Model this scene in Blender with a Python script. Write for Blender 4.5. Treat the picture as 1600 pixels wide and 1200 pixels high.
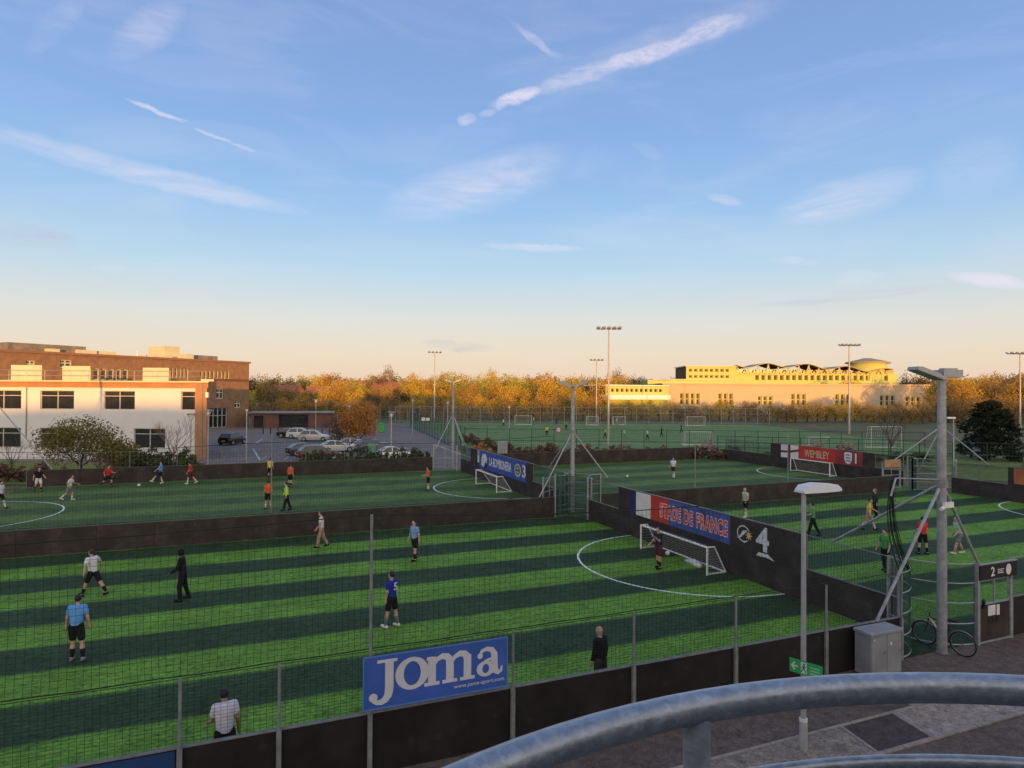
import bpy, bmesh, math, random
import numpy as np
from mathutils import Matrix, Vector

for _o in list(bpy.data.objects):
    bpy.data.objects.remove(_o)
SC = bpy.context.scene
COL = SC.collection
PI = math.pi

# ------------------------------------------------------------------ camera
YAW, PITCH, ROLL, CAMH, FPX = 0.3896, 0.0108, 0.0063, 7.636, 1012.76
cam = bpy.data.cameras.new('camera')
camo = bpy.data.objects.new('camera', cam)
COL.objects.link(camo)
camo.matrix_world = (Matrix.Translation((0, 0, CAMH)) @ Matrix.Rotation(-YAW, 4, 'Z')
                     @ Matrix.Rotation(PI / 2 + PITCH, 4, 'X') @ Matrix.Rotation(ROLL, 4, 'Z'))
cam.sensor_width = 36
cam.lens = FPX / 1600 * 36
cam.clip_start = 0.05
cam.clip_end = 6000
SC.camera = camo
SC.cycles.max_bounces = 5
SC.cycles.diffuse_bounces = 3
SC.cycles.glossy_bounces = 2
SC.cycles.transparent_max_bounces = 6
SC.render.resolution_x, SC.render.resolution_y = 1024, 768

# ------------------------------------------------------------------ sun and sky
SUN_AZ = YAW - 0.20 + PI          # compass angle from +Y towards +X of where the sun stands (behind the camera, a little to its right)
SUN_EL = math.radians(0.9)
sl = bpy.data.lights.new('sun', 'SUN')
sl.energy = 5.0
sl.angle = math.radians(0.53)
sl.color = (1.0, 0.45, 0.085)
so = bpy.data.objects.new('sun', sl)
COL.objects.link(so)
sdir = Vector((math.sin(SUN_AZ) * math.cos(SUN_EL), math.cos(SUN_AZ) * math.cos(SUN_EL), math.sin(SUN_EL)))
so.rotation_euler = sdir.to_track_quat('Z', 'Y').to_euler()
so.location = (0, -30, 40)

SC.view_settings.view_transform = 'Standard'
SC.view_settings.look = 'None'
SC.view_settings.gamma = 1
SC.view_settings.exposure = 0.2
SC.view_settings.use_curve_mapping = False


def lin(r, g, b):
    return tuple(((c / 255) / 12.92 if c / 255 <= .04045 else ((c / 255 + .055) / 1.055) ** 2.4) for c in (r, g, b)) + (1,)


class NT:
    def __init__(s, tree):
        s.t = tree

    def n(s, typ, **kw):
        nd = s.t.nodes.new(typ)
        for k, v in kw.items():
            setattr(nd, k, v)
        return nd

    def l(s, a, b):
        s.t.links.new(a, b)

    def math(s, op, a, b=None, c=None, clamp=False):
        nd = s.n('ShaderNodeMath', operation=op, use_clamp=clamp)
        for i, v in enumerate((a, b, c)):
            if v is None:
                continue
            if hasattr(v, 'is_output'):
                s.l(v, nd.inputs[i])
            else:
                nd.inputs[i].default_value = v
        return nd.outputs[0]

    def mix(s, fac, a, b, blend='MIX'):
        nd = s.n('ShaderNodeMix', data_type='RGBA', blend_type=blend)
        for i, v in ((0, fac), (6, a), (7, b)):
            if hasattr(v, 'is_output'):
                s.l(v, nd.inputs[i])
            elif v is not None:
                nd.inputs[i].default_value = v
        return nd.outputs[2]

    def ramp(s, fac, stops, interp='LINEAR'):
        nd = s.n('ShaderNodeValToRGB')
        nd.color_ramp.interpolation = interp
        e = nd.color_ramp.elements
        while len(e) < len(stops):
            e.new(0.5)
        for i, (p, c) in enumerate(stops):
            e[i].position = p
            e[i].color = c
        s.l(fac, nd.inputs[0])
        return nd.outputs[0]

    def noise(s, vec, scale, detail=3, rough=.55, dist=0, out=0):
        nd = s.n('ShaderNodeTexNoise')
        nd.inputs['Scale'].default_value = scale
        nd.inputs['Detail'].default_value = detail
        nd.inputs['Roughness'].default_value = rough
        nd.inputs['Distortion'].default_value = dist
        if vec is not None:
            s.l(vec, nd.inputs['Vector'])
        return nd.outputs[out]

    def mapping(s, vec, loc=(0, 0, 0), rot=(0, 0, 0), scale=(1, 1, 1), typ='POINT'):
        nd = s.n('ShaderNodeMapping', vector_type=typ)
        s.l(vec, nd.inputs['Vector'])
        nd.inputs['Rotation'].default_value = rot
        nd.inputs['Scale'].default_value = scale
        if typ != 'NORMAL':
            nd.inputs['Location'].default_value = loc
        return nd.outputs[0]


world = bpy.data.worlds.new('World')
SC.world = world
world.use_nodes = True
W = NT(world.node_tree)
bg = world.node_tree.nodes['Background']
sky = W.n('ShaderNodeTexSky', sky_type='NISHITA', sun_disc=False)
sky.sun_elevation = math.radians(2.5)
sky.sun_rotation = SUN_AZ
sky.dust_density = 0.6
sky.ozone_density = 2.0
co = W.n('ShaderNodeTexCoord').outputs['Generated']
sep = W.n('ShaderNodeSeparateXYZ')
W.l(co, sep.inputs[0])
az = W.math('MULTIPLY', W.math('ARCTAN2', sep.outputs[0], sep.outputs[1]), 180 / PI)
el = W.math('MULTIPLY', W.math('ARCSINE', sep.outputs[2]), 180 / PI)
t = W.math('DIVIDE', el, 90, clamp=True)
dusk = W.ramp(t, [(0.0, lin(226, 202, 180)), (.035, lin(225, 210, 194)), (.066, lin(214, 213, 211)),
                  (.112, lin(180, 206, 227)), (.17, lin(148, 187, 230)), (.245, lin(130, 167, 222)),
                  (.345, lin(122, 153, 208)), (1.0, lin(110, 138, 190))])
dusk = W.mix(1.0, dusk, (.88, .87, .85, 1), 'MULTIPLY')
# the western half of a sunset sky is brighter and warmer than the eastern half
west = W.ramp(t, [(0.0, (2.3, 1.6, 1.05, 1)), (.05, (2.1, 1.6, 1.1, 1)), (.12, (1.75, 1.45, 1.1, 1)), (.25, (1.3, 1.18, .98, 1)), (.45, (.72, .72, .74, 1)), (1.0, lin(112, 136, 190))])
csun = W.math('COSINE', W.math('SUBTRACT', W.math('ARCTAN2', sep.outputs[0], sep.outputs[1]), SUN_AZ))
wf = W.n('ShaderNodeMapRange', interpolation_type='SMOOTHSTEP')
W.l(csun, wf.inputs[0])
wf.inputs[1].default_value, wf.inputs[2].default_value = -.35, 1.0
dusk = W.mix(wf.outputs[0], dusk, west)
comb = W.n('ShaderNodeCombineXYZ')
W.l(az, comb.inputs[0])
W.l(el, comb.inputs[1])
ae = comb.outputs[0]
streak = W.noise(W.mapping(ae, rot=(0, 0, -.22), scale=(.13, .62, 1)), 1.0, 7, .6, 1.1)
puff = W.noise(W.mapping(ae, rot=(0, 0, -.2), scale=(.55, 1.5, 1)), 1.0, 6, .66, .8)
wob = W.noise(ae, .5, 5, .6, 0, 1)
wv = W.n('ShaderNodeVectorMath', operation='SUBTRACT')
W.l(wob, wv.inputs[0])
wv.inputs[1].default_value = (.5, .5, .5)
ws = W.n('ShaderNodeVectorMath', operation='MULTIPLY_ADD')
W.l(wv.outputs[0], ws.inputs[0])
ws.inputs[1].default_value = (1.2, .7, 0)
W.l(ae, ws.inputs[2])
aew = ws.outputs[0]
CLOUDS = [('c', 18.2, 22.75, 18, 1.1, 0.6, .55), ('c', 20.0, 23.3, 15, .9, .35, .4), ('c', 22.6, 24.5, 15.5, 3.0, 0.62, .95), ('c', 21.3, 24.05, 20, 1.1, .62, .8), ('c', 28.5, 26.0, 13.5, 6.0, 0.95, .55),
          ('c', 34.2, 27.2, 9.5, 7.0, .85, .85), ('c', 31.5, 26.6, 11.5, 3.5, .55, .6), ('c', 39.5, 28.4, 7, 3.6, .9, .7), ('s', 36.0, 27.9, 9.88, 11, 1.6, .35),
          ('s', 18.88, 17.55, 16.71, 10.25, 2.8, .55), ('c', -6.6, 20.6, -10.5, 2.6, 0.22, .75), ('c', -2.6, 19.55, -9, 1.9, .18, .6), ('c', -.4, 19.1, -8, 1.5, .18, .5), ('s', -6.78, 16.0, -6.5, 13.5, 1.1, .65),
          ('s', 24.07, 12.5, -2.2, 5.5, 0.42, .85), ('s', 49.52, 14.9, 10.17, 6.5, 1.99, .5), ('s', 40.5, 15.82, -14.66, 2.0, 0.5, .6),
          ('g', 49.15, 7.52, 2.48, 7.85, 0.52, .55), ('s', 58.61, 8.11, -13, 3.2, 0.6, .9), ('s', 45.66, 10.64, -8, 2.4, 0.4, .6),
          ('s', 50.46, 8.88, 3.2, 2.34, 0.73, .4), ('g', 17.66, 3.9, -4.29, 4.05, 0.59, .8), ('g', -14.24, 10.72, -4.08, 3.21, 1.06, .5),
          ('s', -7.42, 25.76, 40.12, 4.2, 1.6, .42), ('s', -9.34, 8.97, 2.27, 1.8, 0.35, .6), ('s', 24.26, 28.5, -30.84, 3.4, 0.4, .45),
          ('s', 34.22, 19.98, -32.08, 2.0, 0.7, .2), ('s', -12.99, 24.83, 50, 3.4, 1.1, .28), ('s', 49.14, 14.4, 5.5, 4.8, 0.6, .75),
          ('s', 19.8, 17.7, 17, 8.0, 1.2, .7), ('s', -1.33, 26.18, -17.46, 5.02, 2.56, .2), ('s', 57.84, 15.95, 6.97, 3.55, 2.59, .2)]
streak_c = W.n('ShaderNodeMapRange', interpolation_type='SMOOTHSTEP')
W.l(streak, streak_c.inputs[0])
streak_c.inputs[1].default_value, streak_c.inputs[2].default_value = .28, .76
puff_c = W.n('ShaderNodeMapRange', interpolation_type='SMOOTHSTEP')
W.l(puff, puff_c.inputs[0])
puff_c.inputs[1].default_value, puff_c.inputs[2].default_value = .22, .72
acc = {'c': None, 's': None, 'g': None}
for k, a0, e0, ang, L, Wd, st in CLOUDS:
    v = W.mapping(aew, loc=(a0, e0, 0), rot=(0, 0, math.radians(ang)), scale=(L, Wd, 1), typ='TEXTURE')
    d = W.n('ShaderNodeVectorMath', operation='DOT_PRODUCT')
    W.l(v, d.inputs[0])
    W.l(v, d.inputs[1])
    mr = W.n('ShaderNodeMapRange', interpolation_type='SMOOTHSTEP')
    W.l(d.outputs['Value'], mr.inputs[0])
    mr.inputs[1].default_value, mr.inputs[2].default_value = 1.0, 0.0
    mr.inputs[3].default_value, mr.inputs[4].default_value = 0.0, st
    acc[k] = mr.outputs[0] if acc[k] is None else W.math('MAXIMUM', acc[k], mr.outputs[0])
thin = W.noise(W.mapping(ae, rot=(0, 0, .12), scale=(.05, .22, 1)), 1.0, 6, .6, .8)
thin_c = W.n('ShaderNodeMapRange', interpolation_type='SMOOTHSTEP')
W.l(thin, thin_c.inputs[0])
thin_c.inputs[1].default_value, thin_c.inputs[2].default_value = .42, .8
thin_c.inputs[4].default_value = .2
fc = W.math('MULTIPLY', acc['c'], W.math('MULTIPLY_ADD', puff_c.outputs[0], .65, .35))
fs = W.math('MULTIPLY', acc['s'], W.math('MULTIPLY_ADD', streak_c.outputs[0], .65, .28))
fac = W.math('MAXIMUM', W.math('MAXIMUM', fc, fs), thin_c.outputs[0], clamp=True)
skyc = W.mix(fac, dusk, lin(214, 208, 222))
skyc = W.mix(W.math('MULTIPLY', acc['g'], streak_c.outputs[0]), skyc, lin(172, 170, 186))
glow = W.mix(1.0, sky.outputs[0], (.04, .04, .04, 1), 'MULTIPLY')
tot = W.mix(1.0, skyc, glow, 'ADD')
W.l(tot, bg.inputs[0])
bg.inputs[1].default_value = 1.0

# ------------------------------------------------------------------ helpers
RNG = random.Random(7)


def B(r, d, z=0.0):
    """far part of the site: a street grid turned by YAW against the pitches (r to the right, d away)"""
    return Vector((r * math.cos(YAW) + d * math.sin(YAW), -r * math.sin(YAW) + d * math.cos(YAW), z))


def bear(x, d):
    return (x - 800) / FPX * d


def lev(y, x, d):
    return CAMH - (y - 611 - (x - 800) * .00633) / FPX * d


class MB:
    def __init__(s):
        s.v, s.f, s.m = [], [], []

    def add(s, vs, fs, m=0):
        b = len(s.v)
        s.v += [tuple(v) for v in vs]
        s.f += [tuple(b + i for i in f) for f in fs]
        s.m += [m] * len(fs)
        return s

    def box(s, lo, hi, m=0):
        (x0, y0, z0), (x1, y1, z1) = lo, hi
        return s.add([(x0, y0, z0), (x1, y0, z0), (x1, y1, z0), (x0, y1, z0), (x0, y0, z1), (x1, y0, z1), (x1, y1, z1), (x0, y1, z1)],
                     [(0, 3, 2, 1), (4, 5, 6, 7), (0, 1, 5, 4), (1, 2, 6, 5), (2, 3, 7, 6), (3, 0, 4, 7)], m)

    def bevbox(s, lo, hi, b, m=0):
        """box with its vertical and top edges chamfered"""
        (x0, y0, z0), (x1, y1, z1) = lo, hi

        def ring(i, z):
            return [(x0 + b + i, y0 + i, z), (x1 - b - i, y0 + i, z), (x1 - i, y0 + b + i, z), (x1 - i, y1 - b - i, z),
                    (x1 - b - i, y1 - i, z), (x0 + b + i, y1 - i, z), (x0 + i, y1 - b - i, z), (x0 + i, y0 + b + i, z)]
        vs = ring(0, z0) + ring(0, z1 - b) + ring(b, z1)
        fs = [tuple(range(7, -1, -1)), tuple(range(16, 24))]
        for k in (0, 8):
            fs += [(k + i, k + (i + 1) % 8, k + 8 + (i + 1) % 8, k + 8 + i) for i in range(8)]
        return s.add(vs, fs, m)

    def obox(s, c, ux, uy, uz, m=0):
        c, ux, uy, uz = Vector(c), Vector(ux), Vector(uy), Vector(uz)
        vs = [c + a * ux + b * uy + d * uz for d in (-1, 1) for a, b in ((-1, -1), (1, -1), (1, 1), (-1, 1))]
        return s.add(vs, [(0, 3, 2, 1), (4, 5, 6, 7), (0, 1, 5, 4), (1, 2, 6, 5), (2, 3, 7, 6), (3, 0, 4, 7)], m)

    def tube(s, pts, r, n=8, m=0, caps=True, closed=False):
        pts = [Vector(p) for p in pts]
        rs = r if isinstance(r, (list, tuple)) else [r] * len(pts)
        vs, fs = [], []
        N = len(pts)
        ref = None
        for i, p in enumerate(pts):
            if closed:
                d = pts[(i + 1) % N] - pts[i - 1]
            else:
                d = pts[min(i + 1, N - 1)] - pts[max(i - 1, 0)]
            d = d.normalized() if d.length > 1e-9 else Vector((0, 0, 1))
            if ref is None:
                ref = Vector((0, 0, 1)) if abs(d.z) < .9 else Vector((1, 0, 0))
            a = d.cross(ref)
            if a.length < 1e-6:
                a = d.cross(Vector((.3, 1, .2)))
            a.normalize()
            b = a.cross(d)
            ref = b
            vs += [p + rs[i] * (math.cos(2 * PI * k / n) * a + math.sin(2 * PI * k / n) * b) for k in range(n)]
        for i in range(N if closed else N - 1):
            j = (i + 1) % N
            fs += [(i * n + k, i * n + (k + 1) % n, j * n + (k + 1) % n, j * n + k) for k in range(n)]
        if caps and not closed:
            fs += [tuple(range(n - 1, -1, -1)), tuple((N - 1) * n + k for k in range(n))]
        return s.add(vs, fs, m)

    def prism(s, poly, z0, z1, m=0):
        n = len(poly)
        vs = [(x, y, z0) for x, y in poly] + [(x, y, z1) for x, y in poly]
        fs = [tuple(range(n - 1, -1, -1)), tuple(range(n, 2 * n))] + [(i, (i + 1) % n, n + (i + 1) % n, n + i) for i in range(n)]
        return s.add(vs, fs, m)

    def sphere(s, c, rx, ry=None, rz=None, nu=10, nv=6, m=0):
        ry = rx if ry is None else ry
        rz = rx if rz is None else rz
        vs = [(c[0], c[1], c[2] - rz)]
        for j in range(1, nv):
            a = -PI / 2 + PI * j / nv
            vs += [(c[0] + rx * math.cos(a) * math.cos(2 * PI * i / nu), c[1] + ry * math.cos(a) * math.sin(2 * PI * i / nu), c[2] + rz * math.sin(a)) for i in range(nu)]
        vs.append((c[0], c[1], c[2] + rz))
        fs = [(0, 1 + (i + 1) % nu, 1 + i) for i in range(nu)]
        for j in range(nv - 2):
            fs += [(1 + j * nu + i, 1 + j * nu + (i + 1) % nu, 1 + (j + 1) * nu + (i + 1) % nu, 1 + (j + 1) * nu + i) for i in range(nu)]
        e = len(vs) - 1
        o = 1 + (nv - 2) * nu
        fs += [(e, o + i, o + (i + 1) % nu) for i in range(nu)]
        return s.add(vs, fs, m)

    def quad(s, a, b, c, d, m=0):
        return s.add([a, b, c, d], [(0, 1, 2, 3)], m)

    def mesh(s, name, mats, off=(0, 0, 0), smooth=False):
        me = bpy.data.meshes.new(name)
        v = np.array(s.v, dtype=np.float64).reshape(-1, 3) - np.array(off)
        me.from_pydata(v.tolist(), [], s.f)
        for mt in (mats if isinstance(mats, (list, tuple)) else [mats]):
            me.materials.append(mt)
        if isinstance(mats, (list, tuple)) and len(mats) > 1:
            me.polygons.foreach_set('material_index', s.m)
        if smooth:
            me.polygons.foreach_set('use_smooth', [True] * len(me.polygons))
            if smooth != 'all':
                try:
                    me.set_sharp_from_angle(angle=math.radians(40))
                except Exception:
                    pass
        me.update()
        return me


def wloc(o):
    v = Vector((0, 0, 0))
    while o is not None:
        v += o.location
        o = o.parent
    return v


def link(name, data, parent=None, loc=None):
    o = bpy.data.objects.new(name, data)
    COL.objects.link(o)
    if parent is not None:
        o.parent = parent
    if loc is not None:
        o.location = loc
    return o


def tag(o, label, cat, group=None):
    o['label'] = label
    o['category'] = cat
    if group:
        o['group'] = group
    return o


def thing(name, label, cat, loc=(0, 0, 0), rz=0, group=None):
    o = link(name, None, None, loc)
    o.empty_display_size = .2
    o.rotation_euler = (0, 0, rz)
    return tag(o, label, cat, group)


def part(name, mb, mat, parent, smooth=False, local=False):
    off = (0, 0, 0) if local else wloc(parent)
    return link(name, mb.mesh(name, mat, off, smooth), parent)


def whole(name, mb, mat, label, cat, loc, group=None, smooth=False):
    return tag(link(name, mb.mesh(name, mat, loc, smooth), None, loc), label, cat, group)


def struct(name, mb, mat, smooth=False):
    o = link(name, mb.mesh(name, mat, (0, 0, 0), smooth))
    o['kind'] = 'structure'
    return o


def copy_tree(o, parent=None):
    c = o.copy()
    COL.objects.link(c)
    c.parent = parent
    for ch in [x for x in o.children]:
        copy_tree(ch, c)
    return c


# ------------------------------------------------------------------ materials
MATS = {}


def mat(name, col, rough=.6, metal=0., var=.12, scale=3., bump=0., bscale=40., spec=.4, col2=None, detail=4):
    """procedural paint / stone / cloth: base colour broken up by object-space noise"""
    if name in MATS:
        return MATS[name]
    m = bpy.data.materials.new(name)
    m.use_nodes = True
    T = NT(m.node_tree)
    p = m.node_tree.nodes['Principled BSDF']
    c = T.n('ShaderNodeTexCoord').outputs['Object']
    n = T.noise(c, scale, detail, .6)
    lo = tuple(max(0, x * (1 - var)) for x in col) + (1,)
    hi = tuple(min(1, x * (1 + var)) for x in col) + (1,)
    if col2:
        lo, hi = tuple(col) + (1,), tuple(col2) + (1,)
    T.l(T.ramp(n, [(.3, lo), (.7, hi)]), p.inputs['Base Color'])
    rr = T.n('ShaderNodeMapRange')
    T.l(n, rr.inputs[0])
    rr.inputs[3].default_value, rr.inputs[4].default_value = max(.02, rough - .08), min(1, rough + .08)
    T.l(rr.outputs[0], p.inputs['Roughness'])
    p.inputs['Metallic'].default_value = metal
    p.inputs['Specular IOR Level'].default_value = spec
    if bump:
        b = T.n('ShaderNodeBump')
        b.inputs['Strength'].default_value = bump
        b.inputs['Distance'].default_value = .02
        T.l(T.noise(c, bscale, 3, .6), b.inputs['Height'])
        T.l(b.outputs[0], p.inputs['Normal'])
    MATS[name] = m
    return m


def glass(name, tint=(.02, .022, .026), rough=.08):
    m = mat(name, tint, rough, 0, .2, 1.2, spec=.8)
    return m


def turf_mat(name, y0, w, light, dark, first_dark=True, edge=.04):
    """artificial turf: two pile colours laid in strips, blade-scale mottling and relief"""
    m = bpy.data.materials.new(name)
    m.use_nodes = True
    T = NT(m.node_tree)
    p = m.node_tree.nodes['Principled BSDF']
    c = T.n('ShaderNodeTexCoord').outputs['Object']
    sp = T.n('ShaderNodeSeparateXYZ')
    T.l(c, sp.inputs[0])
    wob = T.math('ADD', T.math('MULTIPLY', T.math('SUBTRACT', T.noise(c, .8, 4), .5), .22), T.math('MULTIPLY', T.math('SUBTRACT', T.noise(c, 9, 3, .7), .5), .22))
    yy = T.math('ADD', sp.outputs[1], wob)
    ph = T.math('DIVIDE', T.math('SUBTRACT', yy, y0), 2 * w)
    fr = T.math('FRACT', ph)
    tri = T.math('ABSOLUTE', T.math('SUBTRACT', fr, .5))
    st = T.n('ShaderNodeMapRange', interpolation_type='SMOOTHSTEP')
    T.l(tri, st.inputs[0])
    st.inputs[1].default_value, st.inputs[2].default_value = .25 - edge * .5, .25 + edge * .5
    fine = T.math('ADD', T.math('MULTIPLY', T.noise(T.mapping(c, scale=(1, 1.5, 1)), 8.5, 4, .8), .65), T.math('MULTIPLY', T.noise(T.mapping(c, scale=(1, 2.2, 1)), 3.0, 3, .6), .35))
    big = T.noise(c, .5, 6, .65, .4)
    L = T.ramp(fine, [(.40, tuple(x * .38 for x in light) + (1,)), (.50, tuple(light) + (1,)), (.60, tuple(x * 1.4 for x in light) + (1,))])
    D = T.ramp(fine, [(.40, tuple(x * .45 for x in dark) + (1,)), (.50, tuple(dark) + (1,)), (.60, tuple(x * 1.6 for x in dark) + (1,))])
    col = T.mix(st.outputs[0], D, L)
    sh = T.n('ShaderNodeMapRange')
    T.l(big, sh.inputs[0])
    sh.inputs[1].default_value, sh.inputs[2].default_value = .3, .7
    sh.inputs[3].default_value, sh.inputs[4].default_value = .68, 1.2
    col = T.mix(1.0, col, sh.outputs[0], 'MULTIPLY')
    T.l(col, p.inputs['Base Color'])
    p.inputs['Roughness'].default_value = .8
    p.inputs['Specular IOR Level'].default_value = .15
    b = T.n('ShaderNodeBump')
    b.inputs['Strength'].default_value = .7
    b.inputs['Distance'].default_value = .03
    T.l(fine, b.inputs['Height'])
    T.l(b.outputs[0], p.inputs['Normal'])
    MATS[name] = m
    return m


def ground_mat(name, c1, c2, scale=.5, c3=None, fine=60):
    m = bpy.data.materials.new(name)
    m.use_nodes = True
    T = NT(m.node_tree)
    p = m.node_tree.nodes['Principled BSDF']
    c = T.n('ShaderNodeTexCoord').outputs['Object']
    a = T.noise(c, scale, 6, .62, .4)
    f = T.noise(c, fine, 4, .8)
    col = T.ramp(a, [(.3, tuple(c1) + (1,)), (.7, tuple(c2) + (1,))])
    md = T.noise(c, fine * .16, 4, .7)
    sp = T.mix(1., T.ramp(f, [(.35, (.62, .62, .62, 1)), (.5, (1, 1, 1, 1)), (.66, (1.45, 1.4, 1.36, 1))]), T.ramp(md, [(.35, (.72, .72, .72, 1)), (.65, (1.3, 1.28, 1.25, 1))]), 'MULTIPLY')
    col = T.mix(1., col, sp, 'MULTIPLY')
    if c3:
        k = T.n('ShaderNodeMapRange', interpolation_type='SMOOTHSTEP')
        T.l(T.noise(c, scale * 2.7, 5, .7), k.inputs[0])
        k.inputs[1].default_value, k.inputs[2].default_value = .55, .7
        col = T.mix(k.outputs[0], col, tuple(c3) + (1,))
    T.l(col, p.inputs['Base Color'])
    p.inputs['Roughness'].default_value = .85
    p.inputs['Specular IOR Level'].default_value = .25
    b = T.n('ShaderNodeBump')
    b.inputs['Strength'].default_value = .5
    b.inputs['Distance'].default_value = .02
    T.l(f, b.inputs['Height'])
    T.l(b.outputs[0], p.inputs['Normal'])
    MATS[name] = m
    return m


def leaf_mat(name, c1, c2, trans=.25):
    if name in MATS:
        return MATS[name]
    m = bpy.data.materials.new(name)
    m.use_nodes = True
    T = NT(m.node_tree)
    p = m.node_tree.nodes['Principled BSDF']
    g = T.n('ShaderNodeNewGeometry')
    col = T.ramp(g.outputs['Random Per Island'], [(0., tuple(c1) + (1,)), (1., tuple(c2) + (1,))])
    T.l(col, p.inputs['Base Color'])
    p.inputs['Roughness'].default_value = .7
    p.inputs['Specular IOR Level'].default_value = .2
    tr = T.n('ShaderNodeBsdfTranslucent')
    T.l(col, tr.inputs[0])
    mx = T.n('ShaderNodeMixShader')
    mx.inputs[0].default_value = trans
    T.l(p.outputs[0], mx.inputs[1])
    T.l(tr.outputs[0], mx.inputs[2])
    T.l(mx.outputs[0], m.node_tree.nodes['Material Output'].inputs[0])
    MATS[name] = m
    return m


def board_mat(name, base):
    """stained board: dirt towards patches, pale round ball marks, scratches"""
    m = bpy.data.materials.new(name)
    m.use_nodes = True
    T = NT(m.node_tree)
    p = m.node_tree.nodes['Principled BSDF']
    c = T.n('ShaderNodeTexCoord').outputs['Object']
    a = T.noise(c, 1.1, 6, .65, .3)
    col = T.ramp(a, [(.3, tuple(x * .6 for x in base) + (1,)), (.5, tuple(base) + (1,)), (.72, tuple(x * 1.7 for x in base) + (1,))])
    vo = T.n('ShaderNodeTexVoronoi')
    vo.inputs['Scale'].default_value = 2.1
    T.l(c, vo.inputs['Vector'])
    k = T.n('ShaderNodeMapRange', interpolation_type='SMOOTHSTEP')
    T.l(vo.outputs['Distance'], k.inputs[0])
    k.inputs[1].default_value, k.inputs[2].default_value = .22, .10
    k.inputs[3].default_value, k.inputs[4].default_value = 0, .35
    mk = T.math('MULTIPLY', k.outputs[0], T.math('MULTIPLY', a, T.noise(c, 14, 4, .7)))
    col = T.mix(mk, col, tuple(min(1, x * 5 + .03) for x in base) + (1,))
    sc = T.n('ShaderNodeMapRange', interpolation_type='SMOOTHSTEP')
    T.l(T.noise(T.mapping(c, scale=(.6, .6, 9)), 4, 5, .7), sc.inputs[0])
    sc.inputs[1].default_value, sc.inputs[2].default_value = .60, .72
    sc.inputs[4].default_value = .35
    col = T.mix(sc.outputs[0], col, tuple(x * 2.4 for x in base) + (1,))
    T.l(col, p.inputs['Base Color'])
    p.inputs['Roughness'].default_value = .72
    p.inputs['Specular IOR Level'].default_value = .25
    MATS[name] = m
    return m


M_BOARD = board_mat('dark brown board', (.036, .028, .026)) or mat('dark brown board', (.040, .031, .029), .75, 0, .35, 1.6, .25, 25, .25)
M_GALV = mat('galvanised steel', (.30, .31, .33), .5, .35, .25, 6, .1, 30)
M_GALVD = mat('dull galvanised steel', (.22, .225, .235), .6, .3, .25, 5)
M_GREEN = mat('green coated mesh', (.014, .06, .042), .6, 0, .2, 2)
M_GREENP = mat('green fence post', (.012, .05, .03), .5, 0, .2, 2)
M_NET = mat('dark net cord', (.012, .018, .016), .8, 0, .2, 3)
M_NETW = mat('pale net cord', (.45, .45, .44), .8, 0, .15, 3)
M_WHITE = mat('white painted metal', (.72, .71, .69), .5, 0, .12, 2)
M_LINE = mat('white pitch line', (.70, .74, .68), .85, 0, .25, 9)
M_BLACK = mat('black rubber', (.012, .012, .013), .7, 0, .3, 6)
M_BLACKM = mat('black metal', (.016, .016, .018), .4, .3, .3, 6)
M_GLASS = glass('dark window glass')

# ================================================================== the ground
M_ASPH = ground_mat('asphalt', (.102, .074, .063), (.145, .109, .094), .35, (.082, .058, .050), 24)
M_CARPARK = ground_mat('car park tarmac', (.150, .130, .118), (.20, .172, .158), .12, None, 8)
M_GRASS = ground_mat('rough grass', (.085, .085, .03), (.13, .12, .045), .06, (.11, .085, .045), 3)
M_VERGE = ground_mat('grass verge', (.10, .145, .03), (.16, .20, .045), .3, None, 10)
M_CONC = ground_mat('worn concrete', (.25, .20, .17), (.36, .295, .25), 1.6, (.13, .098, .085), 26)
M_GRAVEL = ground_mat('pebble concrete', (.19, .15, .125), (.28, .23, .19), 2.5, (.10, .078, .066), 17)
M_TARPATCH = ground_mat('dark tarmac patch', (.064, .047, .043), (.09, .068, .062), 3, None, 26)
M_KERB = mat('concrete kerb', (.28, .23, .20), .85, 0, .3, 5, .3, 60)

g = MB()
R = 3000
g.quad((-R, -R, -.06), (R, -R, -.06), (R, R, -.06), (-R, R, -.06))
struct('ground', g, M_GRASS)
g = MB()
g.quad((-40, -14, -.012), (90, -14, -.012), (90, 13.12, -.012), (-40, 13.12, -.012))
struct('path', g, M_ASPH)

XL, XD, XR = -15.8, 19.0, 50.4
YF, YM, YB = 13.06, 35.5, 60.4
LT = (.128, .262, .032)
DK = (.031, .060, .023)
tm = turf_mat('striped turf bright', 18.93 + 2.06 / 2, 2.06, LT, DK, edge=.075)
tm2 = turf_mat('striped turf dull', 41.2, 2.45, (.108, .172, .042), (.062, .104, .030), edge=.12)


def sheet(name, x0, y0, x1, y1, z, m):
    q = MB()
    q.quad((x0, y0, z), (x1, y0, z), (x1, y1, z), (x0, y1, z))
    return struct(name, q, m)


sheet('turf', XL, YF, XD, YM, 0, tm)
sheet('turf', XD, YF, XR, YM, 0, tm)
sheet('turf', XL, YM, XD, YB, 0, tm2)
sheet('turf', XD, YM, XR, YB, 0, tm2)


def arc_line(cx, cy, r, a0, a1, w=.1, z=.006, n=48, tail=0):
    q = MB()
    pts = [(cx + r * math.cos(a0 + (a1 - a0) * i / n), cy + r * math.sin(a0 + (a1 - a0) * i / n)) for i in range(n + 1)]
    for i in range(n):
        a, b = Vector(pts[i]), Vector(pts[i + 1])
        c = Vector((cx, cy))
        an, bn = (a - c).normalized() * w / 2, (b - c).normalized() * w / 2
        q.quad((*(a - an), z), (*(a + an), z), (*(b + bn), z), (*(b - bn), z))
    return q


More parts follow.
